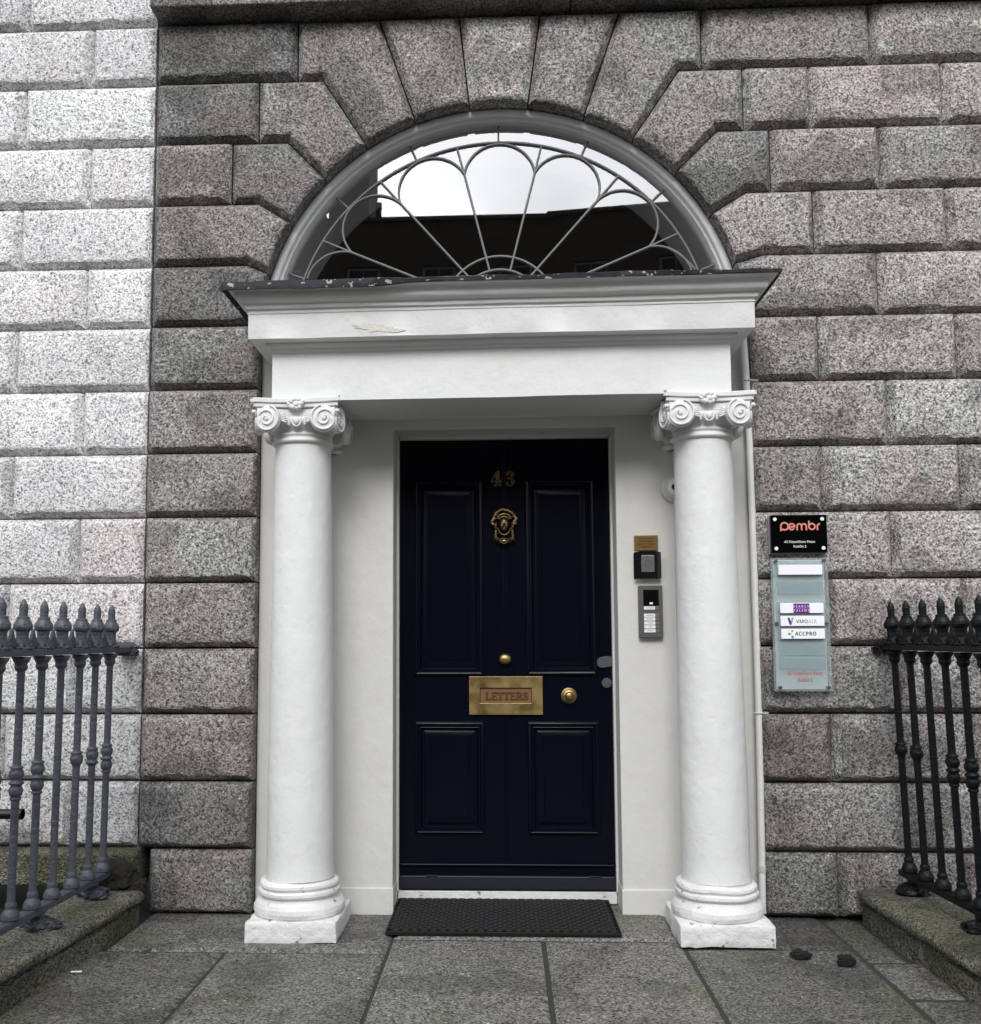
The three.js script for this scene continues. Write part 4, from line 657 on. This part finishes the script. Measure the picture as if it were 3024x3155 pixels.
// ───────────────────────── small things ─────────────────────────
{
  const m = tag(group('doormat'), 'black rubber ring doormat on the doorstep', 'doormat');
  const x0 = -0.535, x1 = 0.495, z0 = -0.262, z1 = 0.290;
  mesh('mat_sheet', wobble(new THREE.BoxGeometry(x1 - x0, 0.006, z1 - z0, 30, 1, 16).translate((x0 + x1) / 2, 0.004, (z0 + z1) / 2), 0.0015, 8), M.rubber, m);
  const ring = new THREE.TorusGeometry(0.0155, 0.0042, 6, 14).rotateX(Math.PI / 2).scale(1.15, 1.9, 0.74), Q = [];
  for (let j = 0; j * 0.0265 < z1 - z0 - 0.03; j++) for (let i = 0; i * 0.0415 < x1 - x0 - 0.05; i++) Q.push(ring.clone().translate(x0 + 0.024 + i * 0.0415 + (j % 2) * 0.0205, 0.0125, z0 + 0.016 + j * 0.0265));
  for (const [a, b, c, d] of [[x0, x1, z1 - 0.008, z1], [x0, x1, z0, z0 + 0.008], [x0, x0 + 0.008, z0 + 0.009, z1 - 0.009], [x1 - 0.008, x1, z0 + 0.009, z1 - 0.009]]) Q.push(bx(a, b, 0.004, 0.0165, c, d, 0.003));
  mesh('rubber_rings', merge(Q), M.rubber, m).userData.kind = 'stuff';
}
tag(mesh('rubble_stone', lumpGeo(3.3, 0.085, 0.072, 0.075).translate(-1.80, 0.205, 0.10), M.rubble), 'largest brown rubble stone in the corner behind the grey railing', 'stone', 'rubble in the corner');
tag(mesh('rubble_stone', lumpGeo(6.1, 0.06, 0.045, 0.05).translate(-1.735, 0.162, 0.09), M.rubble), 'small dark rubble stone nearest the brown pier', 'stone', 'rubble in the corner');
tag(mesh('rubble_stone', lumpGeo(9.4, 0.06, 0.04, 0.05).translate(-1.90, 0.155, 0.085), M.rubble), 'flat rubble stone under the first grey baluster', 'stone', 'rubble in the corner');
tag(mesh('waste_pipe', merge([cyl(0.023, 0.023, 1.2, 24).rotateZ(Math.PI / 2).translate(-2.84, 0.488, 0.15), cyl(0.0255, 0.0255, 0.05, 24).rotateZ(Math.PI / 2).translate(-2.265, 0.488, 0.15), bx(-3.44, -3.40, 0.47, 0.506, -0.2, 0.15)]), M.black), 'black plastic pipe end poking out behind the grey railing', 'pipe');
tag(mesh('cigarette_end', cyl(0.0035, 0.0035, 0.042, 10).rotateZ(Math.PI / 2).rotateY(0.1).translate(-1.678, 0.006, 0.824), M.white), 'white cigarette end on the paving by the left coping', 'litter');
{
  const s = new THREE.Shape(); s.moveTo(-0.045, -0.01); s.quadraticCurveTo(0, -0.026, 0.035, -0.012); s.quadraticCurveTo(0.044, 0.01, 0.03, 0.034); s.quadraticCurveTo(0.016, 0.008, -0.045, -0.01);
  const g = wobble(new THREE.ExtrudeGeometry(s, { depth: 0.002, bevelEnabled: false, curveSegments: 10 }).scale(0.62, 0.62, 1).rotateX(-Math.PI / 2 + 0.6), 0.008, 30);
  tag(mesh('dead_leaf', g.translate(-1.475, 0.024, 0.63), std({ color: C(0.03, 0.022, 0.014), roughness: 0.8 })), 'curled brown dead leaf on the paving left of the porch', 'leaf');
}
const dirt = std({ color: C(0.008, 0.007, 0.0055), roughness: 0.85, bumpMap: tBump, bumpScale: 0.01 });
tag(mesh('dirt_clump', lumpGeo(12.2, 0.040, 0.018, 0.027).translate(1.185, 0.012, 0.545), dirt), 'flatter dark clump of dirt by the right column plinth', 'dirt');
tag(mesh('dirt_clump', lumpGeo(17.9, 0.036, 0.027, 0.024).translate(1.335, 0.016, 0.63), dirt), 'taller dark clump of dirt near the right coping', 'dirt');

// ───────────────────────── houses across the street (mirrored in the fanlight) ─────────────────────────
function terraceHouse(x0, x1, h, turn, label, pivot) {
  const o = tag(group('terrace_house', pivot, 0, 24), label, 'house', 'brick houses across the street'); o.rotation.y = turn;
  const a = x0 - pivot, b = x1 - pivot, s = new THREE.Shape([[a, 0], [b, 0], [b, h], [a, h]].map(p => new THREE.Vector2(...p))), wins = [];
  const n = Math.max(2, Math.round((b - a) / 2.6));
  for (const [y0, hh] of [[1.4, 2.2], [4.9, 2.6], [8.5, 2.0], [11.05, 1.4]]) for (let k = 0; k < n; k++) { const c = a + (b - a) * (k + 0.5) / n; wins.push([c - 0.5, c + 0.5, y0, y0 + hh]); s.holes.push(new THREE.Path([[c - 0.5, y0], [c - 0.5, y0 + hh], [c + 0.5, y0 + hh], [c + 0.5, y0]].map(p => new THREE.Vector2(...p)))); }
  mesh('wall', meterUV(new THREE.ExtrudeGeometry(s, { depth: 0.35, bevelEnabled: false }), 4.6), M.brick, o);
  mesh('parapet_coping', bx(a - 0.02, b + 0.02, h + 0.002, h + 0.12, -0.08, 0.43), M.cope, o);
  mesh('roof', merge([bx(a + 0.05, b - 0.05, h - 1.2, h - 1.0, 0.36, 9), bx(a + 0.05, b - 0.05, 0, h - 1.2, 8.6, 9), bx(a + 0.05, a + 0.3, 0, h - 1.2, 0.36, 8.6), bx(b - 0.3, b - 0.05, 0, h - 1.2, 0.36, 8.6)]), M.slate, o);
  for (const [p, q, r, t] of wins) {
    const w = mesh('window', merge([bx(p, p + 0.07, r, t, 0.1, 0.16), bx(q - 0.07, q, r, t, 0.1, 0.16), bx(p + 0.07, q - 0.07, t - 0.07, t, 0.1, 0.16), bx(p + 0.07, q - 0.07, r, r + 0.07, 0.1, 0.16), bx(p + 0.07, q - 0.07, (r + t) / 2 - 0.025, (r + t) / 2 + 0.025, 0.1, 0.16), bx((p + q) / 2 - 0.012, (p + q) / 2 + 0.012, r + 0.07, t - 0.07, 0.11, 0.15)]), M.plaster, o);
    mesh('pane', bx(p + 0.01, q - 0.01, r + 0.01, t - 0.01, 0.128, 0.136), phys({ color: C(0.012, 0.016, 0.03), roughness: 0.05 }), w);
  }
  return o;
}
const hA = terraceHouse(-15, -5.35, 14.0, 0, 'brick terrace house beyond the tall chimney, reflected at the left of the fanlight', -10);
const hB = terraceHouse(-5.34, 1.56, 13.86, 0, 'middle brick terrace house, reflected at the centre of the fanlight', -2);
const hC = terraceHouse(1.40, 14, 13.93, 0.14, 'angled brick terrace house, reflected at the right of the fanlight', 1.6);
mesh('chimney_stack', meterUV(merge([bx(-3.30, -2.06, 12.6, 17.4, 0.3, 2.4), bx(-3.36, -2.0, 17.4, 17.6, 0.24, 2.46)]), 4.6), M.brick, hB);
mesh('chimney_pot', merge([lathe([[0.10, 13.8], [0.085, 14.3], [0.10, 14.36], [0.10, 14.55], [0.07, 14.55]], 14).translate(-1.75, 0, 0.25), bx(-1.95, -1.6, 13.7, 14.02, 0.05, 0.5)]), M.slate, hB);

renderer.render(scene, camera);
